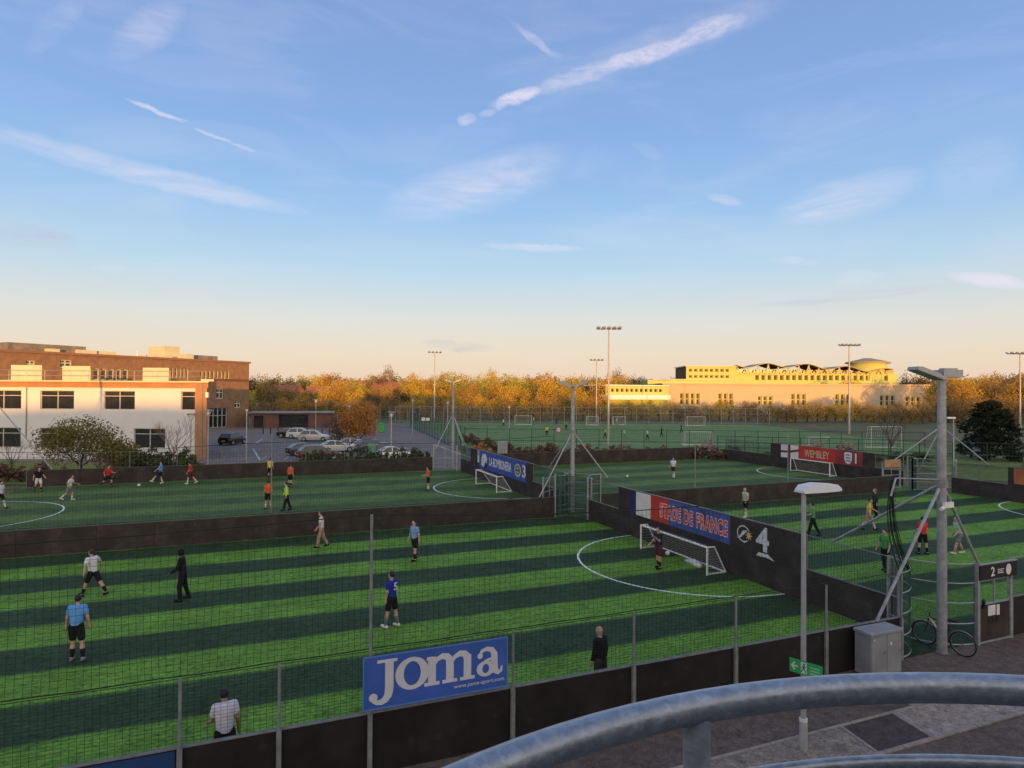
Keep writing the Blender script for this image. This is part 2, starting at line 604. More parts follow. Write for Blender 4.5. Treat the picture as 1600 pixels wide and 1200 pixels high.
for cx, cy, r, a0, a1 in ((XD, 24.2, 5.3, PI / 2, 1.5 * PI), (XD, 47.9, 5.5, PI / 2, 1.5 * PI), (XL, 47.9, 5.3, -PI / 2, PI / 2),
                          (XR, 46.2, 5.3, PI / 2, 1.5 * PI), (XR, 24.3, 4.9, PI / 2, 1.5 * PI), (XL, 24.2, 5.3, -PI / 2, PI / 2)):
    struct('pitch_marking', arc_line(cx, cy, r, a0, a1), M_LINE)

# concrete strip beside the path: edging kerbs and slabs one by one
for x0, x1, y0, y1 in ((4.0, 10.6, 10.90, 10.98), (10.62, 13.0, 10.90, 10.98), (13.02, 16.2, 10.90, 10.98), (16.22, 22, 10.90, 10.98),
                       (4.0, 13.2, 9.74, 9.84), (13.22, 15.6, 9.74, 9.84), (15.62, 22, 9.74, 9.84)):
    q = MB()
    q.bevbox((x0, y0, -.05), (x1, y1, .035), .01)
    struct('kerb', q, M_KERB)
for x0, x1, y0, y1, m, nm in ((4.0, 12.60, 9.845, 10.895, M_GRAVEL, 'paving_slab'), (12.70, 14.30, 9.845, 10.895, M_TARPATCH, 'paving_slab'),
                              (14.42, 16.9, 9.845, 10.895, M_CONC, 'paving_slab'), (16.92, 22, 9.845, 10.895, M_CONC, 'paving_slab')):
    q = MB()
    sk = -.18 if x0 > 5 else 0
    ek = -.18
    q.prism([(x0 + sk, y0), (x1 + ek, y0), (x1, y1), (x0, y1)], -.05, .012 if m is M_TARPATCH else .02)
    struct(nm, q, m)
for x in (12.61, 14.31):
    q = MB()
    q.prism([(x - .18, 9.845), (x - .10, 9.845), (x + .08, 10.895), (x, 10.895)], -.05, .032)
    struct('kerb', q, M_KERB)
q = MB()
q.bevbox((15.15, 10.99, -.04), (16.0, 11.45, .01), .01)
whole('manhole_cover', q, M_GALV, 'pale metal inspection cover in the tarmac by the concrete strip', 'cover', (15.6, 11.2, 0))

# ================================================================== pitch surrounds
_mesh_cache = {}
M_DGALV = mat('dark weathered capping', (.075, .068, .066), .7, .1, .3, 3)


def wire_grid(L, z0, z1, dv, dh, rv, rh, axis, n=3):
    """welded wires over a bay: dv between uprights, dh between level wires"""
    q = MB()
    ax = Vector((1, 0, 0)) if axis == 'x' else Vector((0, 1, 0))
    if dv:
        k = max(1, int(L / dv))
        for i in range(k + 1):
            p = ax * (L * i / k)
            q.tube([p + Vector((0, 0, z0)), p + Vector((0, 0, z1))], rv, n, caps=False)
    if dh:
        k = max(1, int((z1 - z0) / dh))
        for i in range(k + 1):
            z = Vector((0, 0, z0 + (z1 - z0) * i / k))
            q.tube([z, ax * L + z], rh, n, caps=False)
    return q


M_BOARD_SHADED = board_mat('shaded front board', (.017, .0135, .014))  # board colour darkened to hold the deep shade on the path side


def surround(label, axis, c, knots, tall=(), low=1.2, top=2.46, mesh=True, side=-1, skip=(), mm=None, tallposts={}, dv=.1, dh=.055, rw=.0042, nomesh=(), boards=True, rail_m=None, rail_r=.016, bm=None, cap=None):
    """pitch surround along an axis: a board per bay, a post at each knot, a capping rail and mesh above"""
    mm = mm or M_GREEN
    loc = (knots[0], c, 0) if axis == 'x' else (c, knots[0], 0)
    t = thing('pitch_surround', label, 'barrier', loc)

    def P(a, b):
        return (a, c + b) if axis == 'x' else (c + b, a)

    def bx(q, a0, a1, b0, b1, z0, z1):
        x0, y0 = P(a0, b0)
        x1, y1 = P(a1, b1)
        q.box((min(x0, x1), min(y0, y1), z0), (max(x0, x1), max(y0, y1), z1))
        return q
    for i, k in enumerate(knots):
        h = tallposts.get(i, top)
        q = MB()
        bx(q, k - .045, k + .045, .033 * side, .10 * side, 0, low + .01)
        x, y = P(k, .066 * side)
        q.tube([(x, y, low), (x, y, h)], .03, 8)
        part('post', q, M_GALVD, t)
    for i in range(len(knots) - 1):
        if i in skip:
            continue
        a, b = knots[i], knots[i + 1]
        ht = top - .02 if i in tall else low
        q = MB()
        bx(q, a + .006, b - .006, -.03, .03, .02, ht)
        part('board', q, bm or M_BOARD, t)
        q = MB()
        bx(q, a + .004, b - .004, -.035, .035, ht + .001, ht + .035)
        part('rail', q, cap or M_GALVD, t)
        if mesh and i not in tall and i not in nomesh:
            L = b - a
            key = (axis, round(L, 2), low, top, dv, dh, rw, mm.name)
            if key not in _mesh_cache:
                _mesh_cache[key] = wire_grid(L, low + .04, top - .03, dv, dh, rw, rw, axis).mesh('mesh_panel', mm)
            o = link('mesh_panel', _mesh_cache[key], t)
            x, y = P(a, .0)
            o.location = Vector((x, y, 0)) - Vector(loc)
            q = MB()
            x0, y0 = P(a, 0)
            x1, y1 = P(b, 0)
            q.tube([(x0, y0, top - .02), (x1, y1, top - .02)], rail_r, 6)
            part('rail', q, rail_m or M_GALVD, t)
    return t


surround('dark boarded barrier with grey posts along the path, left of the curved green corner', 'x', YF,
         [-13.1, -10.1, -7.1, -4.06, -1.03, .64, 2.34, 5.40, 8.46, 11.47, 14.54, 17.45], tallposts={6: 5.16}, mm=M_NET, dv=.11, dh=.06, rw=.0032, rail_m=M_NET, rail_r=.004, bm=M_BOARD_SHADED)
surround('dark boarded barrier along the path, right of the gate with the 2 sign', 'x', YF,
         [22.42, 25.4, 28.4, 31.4, 34.4, 37.4, 40.4, 43.4, 46.4, 49.2], mm=M_GREEN, bm=M_BOARD_SHADED)
kn = [-15.7, -12.6, -9.5, -6.4, -4.0, -1.4, 1.26, 4.3, 7.4, 10.5, 13.6, 17.45]
surround('long dark boarded barrier between the bright striped pitch and the duller pitch behind', 'x', YM, kn, mesh=False, top=1.25, tallposts={6: 5.3}, side=1, cap=M_DGALV)
surround('dark boarded barrier behind the right bright pitch, in front of the far dull pitch', 'x', YM,
         [20.6, 24.2, 27.9, 32.0, 36.05, 40.0, 43.4, 46.6], mesh=False, top=1.25, tallposts={2: 4.4, 4: 4.9}, side=1, cap=M_DGALV)
kn = [-15.53, -12.09, -8.65, -5.22, -1.8, 1.6, 5.0, 8.4, 11.8, 14.2, 16.6]
surround('dark boarded barrier with pale posts between the left dull pitch and the car park', 'x', YB, kn, low=1.24, top=2.55, side=1, mm=M_GALVD, dv=.3, dh=.3, rw=.004, cap=M_DGALV)
kn = [20.6, 24.0, 27.4, 30.8, 34.2, 37.6, 41.0, 44.4, 47.6]
surround('dark boarded barrier along the far side of the right dull pitch by the brown shrubs', 'x', YB, kn, low=1.35, mesh=False, top=1.38, side=1, cap=M_DGALV)
surround('dark dividing barrier carrying the red lettered banner and number 4', 'y', XD, [14.5, 17.9, 20.1, 22.3, 24.5, 26.7, 28.9, 30.7, 34.0],
         tall=(1, 2, 3, 4, 5, 6), side=1)
surround('dark dividing barrier carrying the blue banner and number 3', 'y', XD, [37.1, 39.6, 42.3, 44.6, 47.0, 49.4, 51.8, 54.2, 56.0, 58.9],
         tall=(2, 3, 4, 5, 6, 7), side=1, dv=.05, dh=.05, rw=.005)
surround('dark end barrier carrying the red banner and number 1', 'y', XR, [37.4, 40.0, 43, 46, 49, 52, 55.2, 58.9], tall=(1, 2, 3, 4), side=1, dv=.06, dh=.06, rw=.006)
surround('dark end barrier at the far right of the bright pitch, in the shade', 'y', XR, [14.5, 17.9, 20.8, 23.7, 26.6, 29.4, 31.4, 33.4],
         tall=(1, 2, 3, 4), side=1, dv=.06, dh=.06, rw=.006)


def corner(label, cx, cy, a0, a1, r=1.5, hs=(.03, .66, 1.28, 1.88, 2.46), n=12, m=None, rails=M_GALV, dense=.036):
    m = m or M_GREEN
    pts = [(cx + r * math.cos(a0 + (a1 - a0) * i / n), cy + r * math.sin(a0 + (a1 - a0) * i / n)) for i in range(n + 1)]
    t = thing('curved_mesh_fence', label, 'fence', (pts[0][0], pts[0][1], 0))
    for e in (0, n):
        q = MB()
        q.box((pts[e][0] - .04, pts[e][1] - .04, 0), (pts[e][0] + .04, pts[e][1] + .04, 2.5))
        part('post', q, M_GALV, t)
    for h in hs:
        q = MB()
        q.tube([(x, y, h) for x, y in pts], .021, 6)
        part('rail', q, rails, t, smooth=True)
    q = MB()
    k = int(r * abs(a1 - a0) / dense)
    for i in range(k + 1):
        a = a0 + (a1 - a0) * i / k
        x, y = cx + r * math.cos(a), cy + r * math.sin(a)
        q.tube([(x, y, .03), (x, y, 2.46)], .0038, 3, caps=False)
    for j in range(int(2.43 / dense) + 1):
        q.tube([(x, y, .03 + j * dense) for x, y in pts], .0035, 3, caps=False)
    part('mesh_panel', q, m, t)
    return t


corner('curved green mesh corner with grey hoops beside the grey cabinet', 17.45, 14.5, -PI / 2, 0, 1.44)
corner('curved green mesh corner between the floodlight mast and the gate with the 2 sign', 20.67, 14.45, -PI / 2, -PI, 1.48)
corner('curved green mesh corner of the bright pitch below the central mast', 17.45, 34.05, PI / 2, 0, 1.45, dense=.03, rails=M_DGALV)
corner('curved mesh corner right of the central mast', 20.6, 34.05, PI / 2, PI, 1.45, dense=.035)
corner('curved mesh corner behind the central mast on its left', 17.45, 37.0, -PI / 2, 0, 1.45, dense=.035)
corner('curved mesh corner behind the central mast on its right', 20.6, 37.0, -PI / 2, -PI, 1.45)
corner('curved mesh corner of the right bright pitch behind the tall grey mast', 48.9, 34.0, PI / 2, 0, 1.5)
corner('curved mesh corner of the far right dull pitch by the small gate', 48.9, 37.0, -PI / 2, 0, 1.5)


def gate(name, label, p0, p1, h=2.45, board=None, bars=(1.2,), sign=False, mid=True, mesh=None):
    p0, p1 = Vector(p0), Vector(p1)
    u = (p1 - p0).normalized()
    t = thing(name, label, 'gate', p0)
    for p in (p0, p1):
        q = MB()
        q.obox(p + Vector((0, 0, h / 2)), u * .055, Vector((-u.y, u.x, 0)) * .05, (0, 0, h / 2))
        part('post', q, M_GALV, t)
    L = (p1 - p0).length
    for z in bars:
        q = MB()
        q.obox((p0 + p1) / 2 + Vector((0, 0, z)), u * (L / 2 - .058), Vector((-u.y, u.x, 0)) * .02, (0, 0, .025))
        part('bar', q, M_GALV, t)
    if mid:
        q = MB()
        q.obox((p0 + p1) / 2 + Vector((0, 0, (bars[0] + bars[-1]) / 2)), u * .02, Vector((-u.y, u.x, 0)) * .018, (0, 0, (bars[-1] - bars[0]) / 2 - .026))
        part('bar', q, M_GALV, t)
    if board:
        q = MB()
        q.obox((p0 + p1) / 2 + Vector((0, 0, (board[0] + board[1]) / 2)), u * (L / 2 - .06), Vector((-u.y, u.x, 0)) * .012, (0, 0, (board[1] - board[0]) / 2))
        part('board', q, M_BOARD, t)
    return t


tg = gate('pitch_gate', 'grey framed gate with dark lower board, white notice and 2 sign above', (20.67, 12.92, 0), (22.26, 12.94, 0),
          board=(.08, 1.17), bars=(1.2, 1.93), mid=True)
M_SIGNB = mat('black sign board', (.012, .010, .012), .45, 0, .2, 3)
M_PAPER = mat('white notice paper', (.62, .60, .60), .7, 0, .15, 8)
q = MB()
q.box((20.74, 12.88, .03), (22.19, 12.94, .075))
part('bar', q, M_GALV, tg)
q = MB()
q.box((20.66, 12.83, 1.97), (22.42, 12.865, 2.42))
sg = part('sign_board', q, M_SIGNB, tg)
q = MB()
q.box((20.64, 12.825, 2.425), (22.44, 12.90, 2.46))
part('bar', q, M_GALV, tg)
for i, (x0, x1, z0, z1, m) in enumerate(((21.15, 21.50, .82, 1.13, M_PAPER), (21.56, 21.70, .80, 1.12, M_PAPER), (21.15, 21.31, .62, .76, M_SIGNB), (21.36, 21.52, .62, .76, M_SIGNB), (21.56, 21.70, .62, .76, M_SIGNB))):
    q = MB()
    q.box((x0, 12.905, z0), (x1, 12.9145, z1))
    part('notice', q, m, tg)
q = MB()
q.sphere((20.86, 12.86, 1.30), .07, .05, .10)
q.box((20.80, 12.83, 1.10), (20.92, 12.87, 1.22))
part('lock', q, M_BLACKM, tg, smooth=True)

gate('pitch_gate', 'low grey barred gate on the left under the central mast', (17.5, 37.3, 0), (19.0, 38.6, 0), 2.2, bars=(.35, 1.2, 2.05))
gate('pitch_gate', 'grey barred gate facing the camera under the central mast', (18.0, 35.9, 0), (20.6, 35.6, 0), 2.3, bars=(.35, 1.2, 2.0), mid=False)
gate('pitch_gate', 'grey railed gate between the far mast and the car park barrier', (16.7, 60.4, 0), (18.7, 59.3, 0), 2.4, bars=(.3, 1.2, 2.3))
tg2 = gate('pitch_gate', 'pale gate with an orange sign plate at the far right corner', (47.0, 36.6, 0), (48.7, 36.4, 0), 2.2, bars=(.1, 1.1, 1.6))
M_TANSIGN = mat('faded orange sign', (.38, .20, .12), .6, 0, .2, 3)
q = MB()
q.box((46.95, 36.35, 1.75), (48.75, 36.42, 2.35))
part('sign_board', q, M_TANSIGN, tg2)
gate('pitch_gate', 'grey gate behind the tall right mast', (49.6, 35.6, 0), (52.4, 34.4, 0), 2.4, bars=(.2, 1.3, 2.1))

# ------------------------------------------------------------------ flat lettering


def text2d(s, bold=0.0, space=1.0):
    cu = bpy.data.curves.new('lettering', 'FONT')
    cu.body = s
    cu.size = 1
    cu.space_character = space
    cu.offset = bold
    cu.resolution_u = 3
    o = bpy.data.objects.new('lettering', cu)
    COL.objects.link(o)
    dg = bpy.context.evaluated_depsgraph_get()
    me = bpy.data.meshes.new_from_object(o.evaluated_get(dg))
    vs = [(v.co.x, v.co.y) for v in me.vertices]
    fs = [tuple(p.vertices) for p in me.polygons]
    bpy.data.objects.remove(o)
    bpy.data.meshes.remove(me)
    bpy.data.curves.remove(cu)
    return vs, fs


def fit2d(vf, u0, v0, u1, v1, ref=None):
    vs, fs = vf
    r = ref[0] if ref else vs
    x0, x1 = min(v[0] for v in r), max(v[0] for v in r)
    y0, y1 = min(v[1] for v in r), max(v[1] for v in r)
    return [(u0 + (x - x0) / (x1 - x0) * (u1 - u0), v0 + (y - y0) / (y1 - y0) * (v1 - v0)) for x, y in vs], fs


class Plane:
    """a flat sheet in the scene: u to the reader's right, v up, d towards the reader"""

    def __init__(s, o, U, N, V=(0, 0, 1)):
        s.o, s.U, s.N, s.V = Vector(o), Vector(U).normalized(), Vector(N).normalized(), Vector(V).normalized()

    def p(s, u, v, d=0):
        return s.o + s.U * u + s.V * v + s.N * d

    def flat(s, q, vs, fs, d, m=0):
        return q.add([s.p(u, v, d) for u, v in vs], fs, m)

    def rect(s, q, u0, v0, u1, v1, d0, d1, m=0):
        vs = [s.p(u, v, d) for d in (d0, d1) for u, v in ((u0, v0), (u1, v0), (u1, v1), (u0, v1))]
        return q.add(vs, [(3, 2, 1, 0), (4, 5, 6, 7), (0, 1, 5, 4), (1, 2, 6, 5), (2, 3, 7, 6), (3, 0, 4, 7)], m)

    def ring(s, q, cu, cv, a, b, ia, ib, d, a0=0, a1=2 * PI, n=28, m=0):
        for i in range(n):
            t0, t1 = a0 + (a1 - a0) * i / n, a0 + (a1 - a0) * (i + 1) / n
            q.quad(s.p(cu + ia * math.cos(t0), cv + ib * math.sin(t0), d), s.p(cu + a * math.cos(t0), cv + b * math.sin(t0), d),
                   s.p(cu + a * math.cos(t1), cv + b * math.sin(t1), d), s.p(cu + ia * math.cos(t1), cv + ib * math.sin(t1), d), m)
        return q

    def poly(s, q, pts, d, m=0):
        return q.add([s.p(u, v, d) for u, v in pts], [tuple(range(len(pts)))], m)

    def stroke(s, q, pts, ws, d, m=0):
        n = len(pts)
        ws = ws if isinstance(ws, (list, tuple)) else [ws] * n
        vs = []
        for i in range(n):
            a, b = Vector(pts[max(i - 1, 0)]), Vector(pts[min(i + 1, n - 1)])
            t = (b - a).normalized()
            nn = Vector((-t.y, t.x)) * ws[i] / 2
            c = Vector(pts[i])
            vs += [c - nn, c + nn]
        return q.add([s.p(v.x, v.y, d) for v in vs], [(2 * i, 2 * i + 2, 2 * i + 3, 2 * i + 1) for i in range(n - 1)], m)

    def disc(s, q, cu, cv, r, d, m=0, n=20, rb=None):
        rb = rb or r
        return s.poly(q, [(cu + r * math.cos(2 * PI * i / n), cv + rb * math.sin(2 * PI * i / n)) for i in range(n)], d, m)

    def star(s, q, cu, cv, r, d, k=5, ri=.42, m=0):
        for i in range(k):
            a = PI / 2 + 2 * PI * i / k
            s.poly(q, [(cu, cv), (cu + r * ri * math.cos(a - PI / k), cv + r * ri * math.sin(a - PI / k)), (cu + r * math.cos(a), cv + r * math.sin(a)),
                       (cu + r * ri * math.cos(a + PI / k), cv + r * ri * math.sin(a + PI / k))], d, m)
        return q


M_BLUE = mat('blue banner vinyl', (.035, .085, .36), .5, 0, .2, .9, .8, 2.5)
M_BLUE2 = mat('slate blue banner vinyl', (.045, .075, .25), .5, 0, .35, .9, .8, 2.5)
M_NAVY = mat('navy banner vinyl', (.022, .02, .10), .5, 0, .2, 1.2)
M_BWHITE = mat('white banner vinyl', (.60, .58, .58), .5, 0, .15, 1.2, .8, 2.5)
M_RED = mat('red banner vinyl', (.42, .035, .025), .5, 0, .15, 1.2)
M_REDL = mat('red lettering', (.60, .04, .03), .5, 0, .1, 1.2)
M_GOLD = mat('gold print', (.50, .42, .16), .5, 0, .15, 2)
M_PALEB = mat('pale blue print', (.30, .38, .55), .5, 0, .12, 2)
M_GREYL = mat('off white lettering', (.56, .56, .60), .55, 0, .08, 2)

# banner with STADE DE FRANCE and the 4
t = thing('wall_banner', 'tricolour banner reading STADE DE FRANCE behind the near goal', 'banner', (18.96, 29.6, 1.2))
pl = Plane((18.965, 29.6, 0), (0, -1, 0), (-1, 0, 0))
for u0, u1, m, nm in ((0, .62, M_NAVY, 'stripe'), (.622, 1.95, M_BWHITE, 'stripe'), (1.952, 3.45, M_RED, 'stripe'), (3.452, 7.75, M_BLUE2, 'field')):
    q = MB()
    pl.rect(q, u0, 1.21, u1, 2.42, -.004, .004)
    part(nm, q, m, t)
tx = text2d('STADE DE FRANCE', .022, 1.16)
txo = text2d('STADE DE FRANCE', .065, 1.16)
rx0, ry0 = min(v[0] for v in tx[0]), min(v[1] for v in tx[0])
sx = 4.85 / (max(v[0] for v in tx[0]) - rx0)
sy = .66 / (max(v[1] for v in tx[0]) - ry0)
q = MB()
pl.flat(q, [(2.75 + (x - rx0) * sx, 1.50 + (y - ry0) * sy) for x, y in txo[0]], txo[1], .008)
part('lettering_outline', q, M_BWHITE, t)
q = MB()
pl.flat(q, [(2.75 + (x - rx0) * sx, 1.50 + (y - ry0) * sy) for x, y in tx[0]], tx[1], .011)
part('lettering', q, M_REDL, t)
q = MB()
pl.ring(q, 8.55, 1.84, .38, .34, .33, .29, .006, .5, 2 * PI - .9)
pl.stroke(q, [(8.2, 1.62), (8.4, 1.72), (8.55, 1.9), (8.75, 2.0)], [.03, .10, .14, .04], .009)
pl.stroke(q, [(8.5, 1.52), (8.62, 1.5), (8.72, 1.56)], [.03, .05, .03], .012)
part('crest', q, M_GREYL, t)
q = MB()
pl.star(q, 8.86, 1.82, .22, .015, 8, .45)
part('star', q, M_GOLD, t)
q = MB()
v4 = fit2d(text2d('4', .03), 9.25, 1.35, 9.95, 2.32)
pl.flat(q, v4[0], v4[1], .006)
pl.poly(q, [(9.25, 1.12), (9.4, 1.28), (9.9, 1.30), (10.25, 1.10), (9.8, 1.16)], .009)
part('number', q, M_GREYL, t)

# banner 3
t = thing('wall_banner', 'blue banner with pale flag and round crest on the number 3 wall', 'banner', (18.96, 54.1, 1.0))
pl = Plane((18.965, 54.1, 0), (0, -1, 0), (-1, 0, 0))
for u0, u1, z0, z1, m, nm in ((.02, .5, .95, 1.35, M_NAVY, 'stripe'), (.02, .5, 1.352, 1.95, M_BWHITE, 'stripe'), (.02, .5, 1.952, 2.40, M_PALEB, 'stripe'),
                              (.502, 10.7, .95, 2.42, M_BLUE, 'field')):
    q = MB()
    pl.rect(q, u0, z0, u1, z1, -.004, .004)
    part(nm, q, m, t)
q = MB()
pl.poly(q, [(1.0, 1.25), (1.6, 1.1), (2.3, 1.25), (2.5, 1.9), (2.1, 2.25), (1.4, 2.2), (1.05, 1.8)], .006)
part('flag', q, M_BWHITE, t)
q = MB()
pl.poly(q, [(1.7, 1.05), (2.5, 1.05), (2.6, 1.45), (2.0, 1.55)], .009)
part('flag_shadow_print', q, M_NAVY, t)
q = MB()
v = fit2d(text2d('LA BOMBONERA', .03), 3.0, 1.35, 7.9, 2.1)
pl.flat(q, v[0], v[1], .007)
part('lettering', q, M_BWHITE, t)
q = MB()
pl.disc(q, 9.15, 1.68, .62, .007, rb=.5)
part('crest', q, M_GOLD, t)
q = MB()
pl.ring(q, 9.15, 1.68, .44, .36, .30, .24, .010)
pl.rect(q, 8.85, 1.6, 9.45, 1.76, .010, .011)
part('crest_ring', q, M_BLUE2, t)
q = MB()
v = fit2d(text2d('3', .03), 10.0, 1.25, 10.65, 2.2)
pl.flat(q, v[0], v[1], .009)
part('number', q, M_BWHITE, t)

# banner 1
t = thing('wall_banner', 'red banner with white and red cross flag behind the far right goal', 'banner', (50.36, 50.6, 1.1))
pl = Plane((50.365, 50.6, 0), (0, -1, 0), (-1, 0, 0))
q = MB()
pl.rect(q, 0, 1.13, 2.25, 2.42, -.004, .004)
part('flag', q, M_BWHITE, t)
q = MB()
pl.rect(q, 0.95, 1.13, 1.25, 2.42, .0045, .0065)
pl.stroke(q, [(0, 1.70), (.6, 1.72), (1.3, 1.78), (2.25, 1.95)], .22, .008)
part('cross', q, mat('dark red print', (.13, .02, .03), .6), t)
q = MB()
pl.rect(q, 2.252, 1.13, 6.6, 2.42, -.004, .004)
part('field', q, M_RED, t)
q = MB()
pl.rect(q, 6.602, 1.13, 9.4, 2.42, -.004, .004)
part('field', q, mat('deep red vinyl', (.22, .03, .035), .55, 0, .5, .7), t)
q = MB()
v = fit2d(text2d('WEMBLEY', .02), 3.0, 1.42, 5.9, 2.12)
pl.flat(q, v[0], v[1], .007)
part('lettering', q, mat('tan print', (.50, .36, .26), .6), t)
q = MB()
pl.poly(q, [(7.55, 2.25), (7.55, 1.6), (7.72, 1.32), (7.95, 1.22), (8.18, 1.32), (8.35, 1.6), (8.35, 2.25), (7.95, 2.32)], .007)
part('shield', q, M_BWHITE, t)
q = MB()
for zz in (1.48, 1.74, 2.0):
    pl.stroke(q, [(7.7, zz), (7.85, zz + .07), (8.0, zz + .02), (8.2, zz + .07)], [.04, .10, .09, .04], .010)
part('shield_mark', q, M_NAVY, t)
q = MB()
pl.rect(q, 8.66, 1.35, 8.82, 2.25, .0045, .008)
part('number', q, M_BWHITE, t)
q = MB()
pl2 = Plane((50.365, 29.0, 0), (0, -1, 0), (-1, 0, 0))
pl2.rect(q, 0, 1.3, 3.5, 2.40, -.004, .004)
whole('wall_banner', q, mat('orange banner vinyl', (.34, .11, .045), .5, 0, .3, .8), 'plain orange banner at the right edge of the picture', 'banner', (50.36, 29.0, 1.3))

# sponsor board on the front barrier
t = thing('advert_board', 'blue advertising board with white slab lettering on the front barrier', 'sign', (2.18, 12.9, 1.33))
pl = Plane((2.18, 12.915, 1.33), (1, 0, 0), (0, -1, 0))
WB, HB = 3.06, 1.05
q = MB()
pl.rect(q, 0, 0, WB, HB, -.012, .004)
part('board', q, mat('advert blue', (.042, .105, .40), .5, 0, .18, 1.1, .8, 2.0), t)
q = MB()
for a in ((0, 0, WB, .022), (0, HB - .022, WB, HB), (0, .022, .022, HB - .022), (WB - .022, .022, WB, HB - .022)):
    pl.rect(q, *a, .0045, .012)
part('frame', q, mat('advert edge', (.10, .20, .48), .5), t)


def letters_joma():
    q = MB()
    d = [.006]

    def D():
        d[0] += .0004
        return d[0]

    def arc(cu, cv, a, b, t0, t1, n=14):
        return [(cu + a * math.cos(t0 + (t1 - t0) * i / n), cv + b * math.sin(t0 + (t1 - t0) * i / n)) for i in range(n + 1)]
    bl = .30
    xh = .58
    # J
    pl.rect(q, .28, .895, .68, .955, .005, D())
    pl.stroke(q, [(.52, .93), (.52, .40), (.515, .33), (.495, .24), (.44, .165), (.36, .125), (.27, .13), (.205, .175)], [.17, .17, .168, .16, .14, .115, .09, .08], D())
    pl.disc(q, .205, .235, .085, D())
    # o
    pl.ring(q, .985, bl + xh / 2 + .01, .345, .325, .175, .24, D(), n=36)
    # m
    x = 1.30
    for i, sx in enumerate((1.395, 1.775, 2.155)):
        pl.rect(q, sx - .082, bl + .04, sx + .082, bl + (.50 if i else .56), .005, D())
        pl.rect(q, sx - .16, bl - .015, sx + .16, bl + .055, .005, D())
    pl.rect(q, 1.285, bl + .50, 1.42, bl + .57, .005, D())
    for s0 in (1.44, 1.82):
        pl.stroke(q, [(s0, bl + .40), (s0 + .06, bl + .50), (s0 + .17, bl + .55), (s0 + .27, bl + .53), (s0 + .32, bl + .47), (s0 + .335, bl + .38)],
                  [.05, .09, .12, .14, .16, .164], D())
    # a
    x0 = 2.375
    pl.disc(q, x0 + .06, bl + .43, .062, D())
    pl.stroke(q, [(x0 + .045, bl + .45), (x0 + .10, bl + .53), (x0 + .21, bl + .56), (x0 + .32, bl + .53), (x0 + .375, bl + .44), (x0 + .38, bl + .2), (x0 + .40, bl + .08), (x0 + .47, bl + .03), (x0 + .53, bl + .06), (x0 + .55, bl + .16)],
              [.04, .075, .09, .115, .145, .15, .145, .10, .07, .035], D())
    pl.ring(q, x0 + .185, bl + .15, .205, .165, .075, .095, D(), n=28)
    pl.stroke(q, [(x0 + .16, bl + .30), (x0 + .26, bl + .335), (x0 + .36, bl + .345)], [.06, .06, .05], D())
    return q


part('lettering', letters_joma(), M_GREYL, t)
q = MB()
v = fit2d(text2d('www.joma-sport.com', .008), 1.86, .115, 2.98, .215)
pl.flat(q, v[0], v[1], .007)
part('web_address', q, M_GREYL, t)
q = MB()
plb = Plane((-4.0, 12.99, 0), (1, 0, 0), (0, -1, 0))
plb.rect(q, 0, .05, 2.9, 1.19, -.004, .004)
tb = whole('advert_board', q, mat('deep blue vinyl', (.012, .045, .15), .5, 0, .15, 1.5), 'dark blue board fixed on the barrier at the bottom left corner', 'sign', (-4, 12.99, 0))
q = MB()
plb.stroke(q, [(2.35, .75), (2.75, .80)], .03, .006)
plb.stroke(q, [(2.35, .55), (2.36, .75)], .03, .008)
part('board_mark', q, M_GREYL, tb)

# sign text over the gate
pls = Plane((20.66, 12.83, 1.97), (1, 0, 0), (0, -1, 0))
q = MB()
v = fit2d(text2d('2', .02), .50, .08, .68, .37)
pls.flat(q, v[0], v[1], .003)
part('number', q, M_BWHITE, sg)
q = MB()
for k in range(3):
    pls.rect(q, .82, .14 + k * .055, 1.12 - .06 * (k % 2), .165 + k * .055, .001, .004)
part('small_print', q, M_GREYL, sg)
q = MB()
pls.disc(q, 1.35, .225, .13, .003, rb=.17)
part('badge', q, M_BWHITE, sg)

# ------------------------------------------------------------------ floodlight masts


def mast(label, x, y, h, joint, feet, heads, r=.135, hd=.34):
    t = thing('floodlight_mast', label, 'floodlight', (x, y, 0))
    q = MB()
    q.tube([(x, y, 0), (x, y, h * .5), (x, y, h - .15)], [r, r * .95, r * .82], 12)
    part('mast_pole', q, M_GALV, t, smooth=True)
    q = MB()
    q.tube([(x, y, 0), (x, y, .02)], r + .03, 12)
    part('base_plate', q, M_GALVD, t)
    for f in feet:
        q = MB()
        q.tube([(x, y, joint), f], .045, 8)
        part('stay', q, M_GALV, t, smooth=True)
    q = MB()
    q.tube([(x, y, joint - .12), (x, y, joint + .12)], r + .02, 12)
    part('collar', q, M_GALVD, t, smooth=True)
    for yaw, tilt, out, hd, hw, th in [(h_ if len(h_) == 6 else h_ + (hd, .72, .06)) for h_ in heads]:
        q = MB()
        u = Vector((math.cos(yaw), math.sin(yaw), 0))
        s = Vector((-u.y, u.x, 0))
        up = Vector((0, 0, 1))
        f = (u * math.cos(tilt) + up * math.sin(tilt)).normalized()
        n = s.cross(f) * -1
        c = Vector((x, y, h - .02)) + u * out
        q.obox(c, f * hd, s * hd * hw, n * th)
        q.obox(c + n * th, f * hd * .7, s * hd * .45, n * .05)
        lamp = part('lamp_head', q, M_LAMP, t)
        q = MB()
        q.obox(c - n * (th + .004), f * hd * .85, s * hd * .6, n * .004)
        part('lamp_glass', q, M_LAMPG, lamp)
        q = MB()
        q.tube([Vector((x, y, h - .2)), c + n * .0], .04, 6)
        part('bracket', q, M_GALVD, t)
    return t


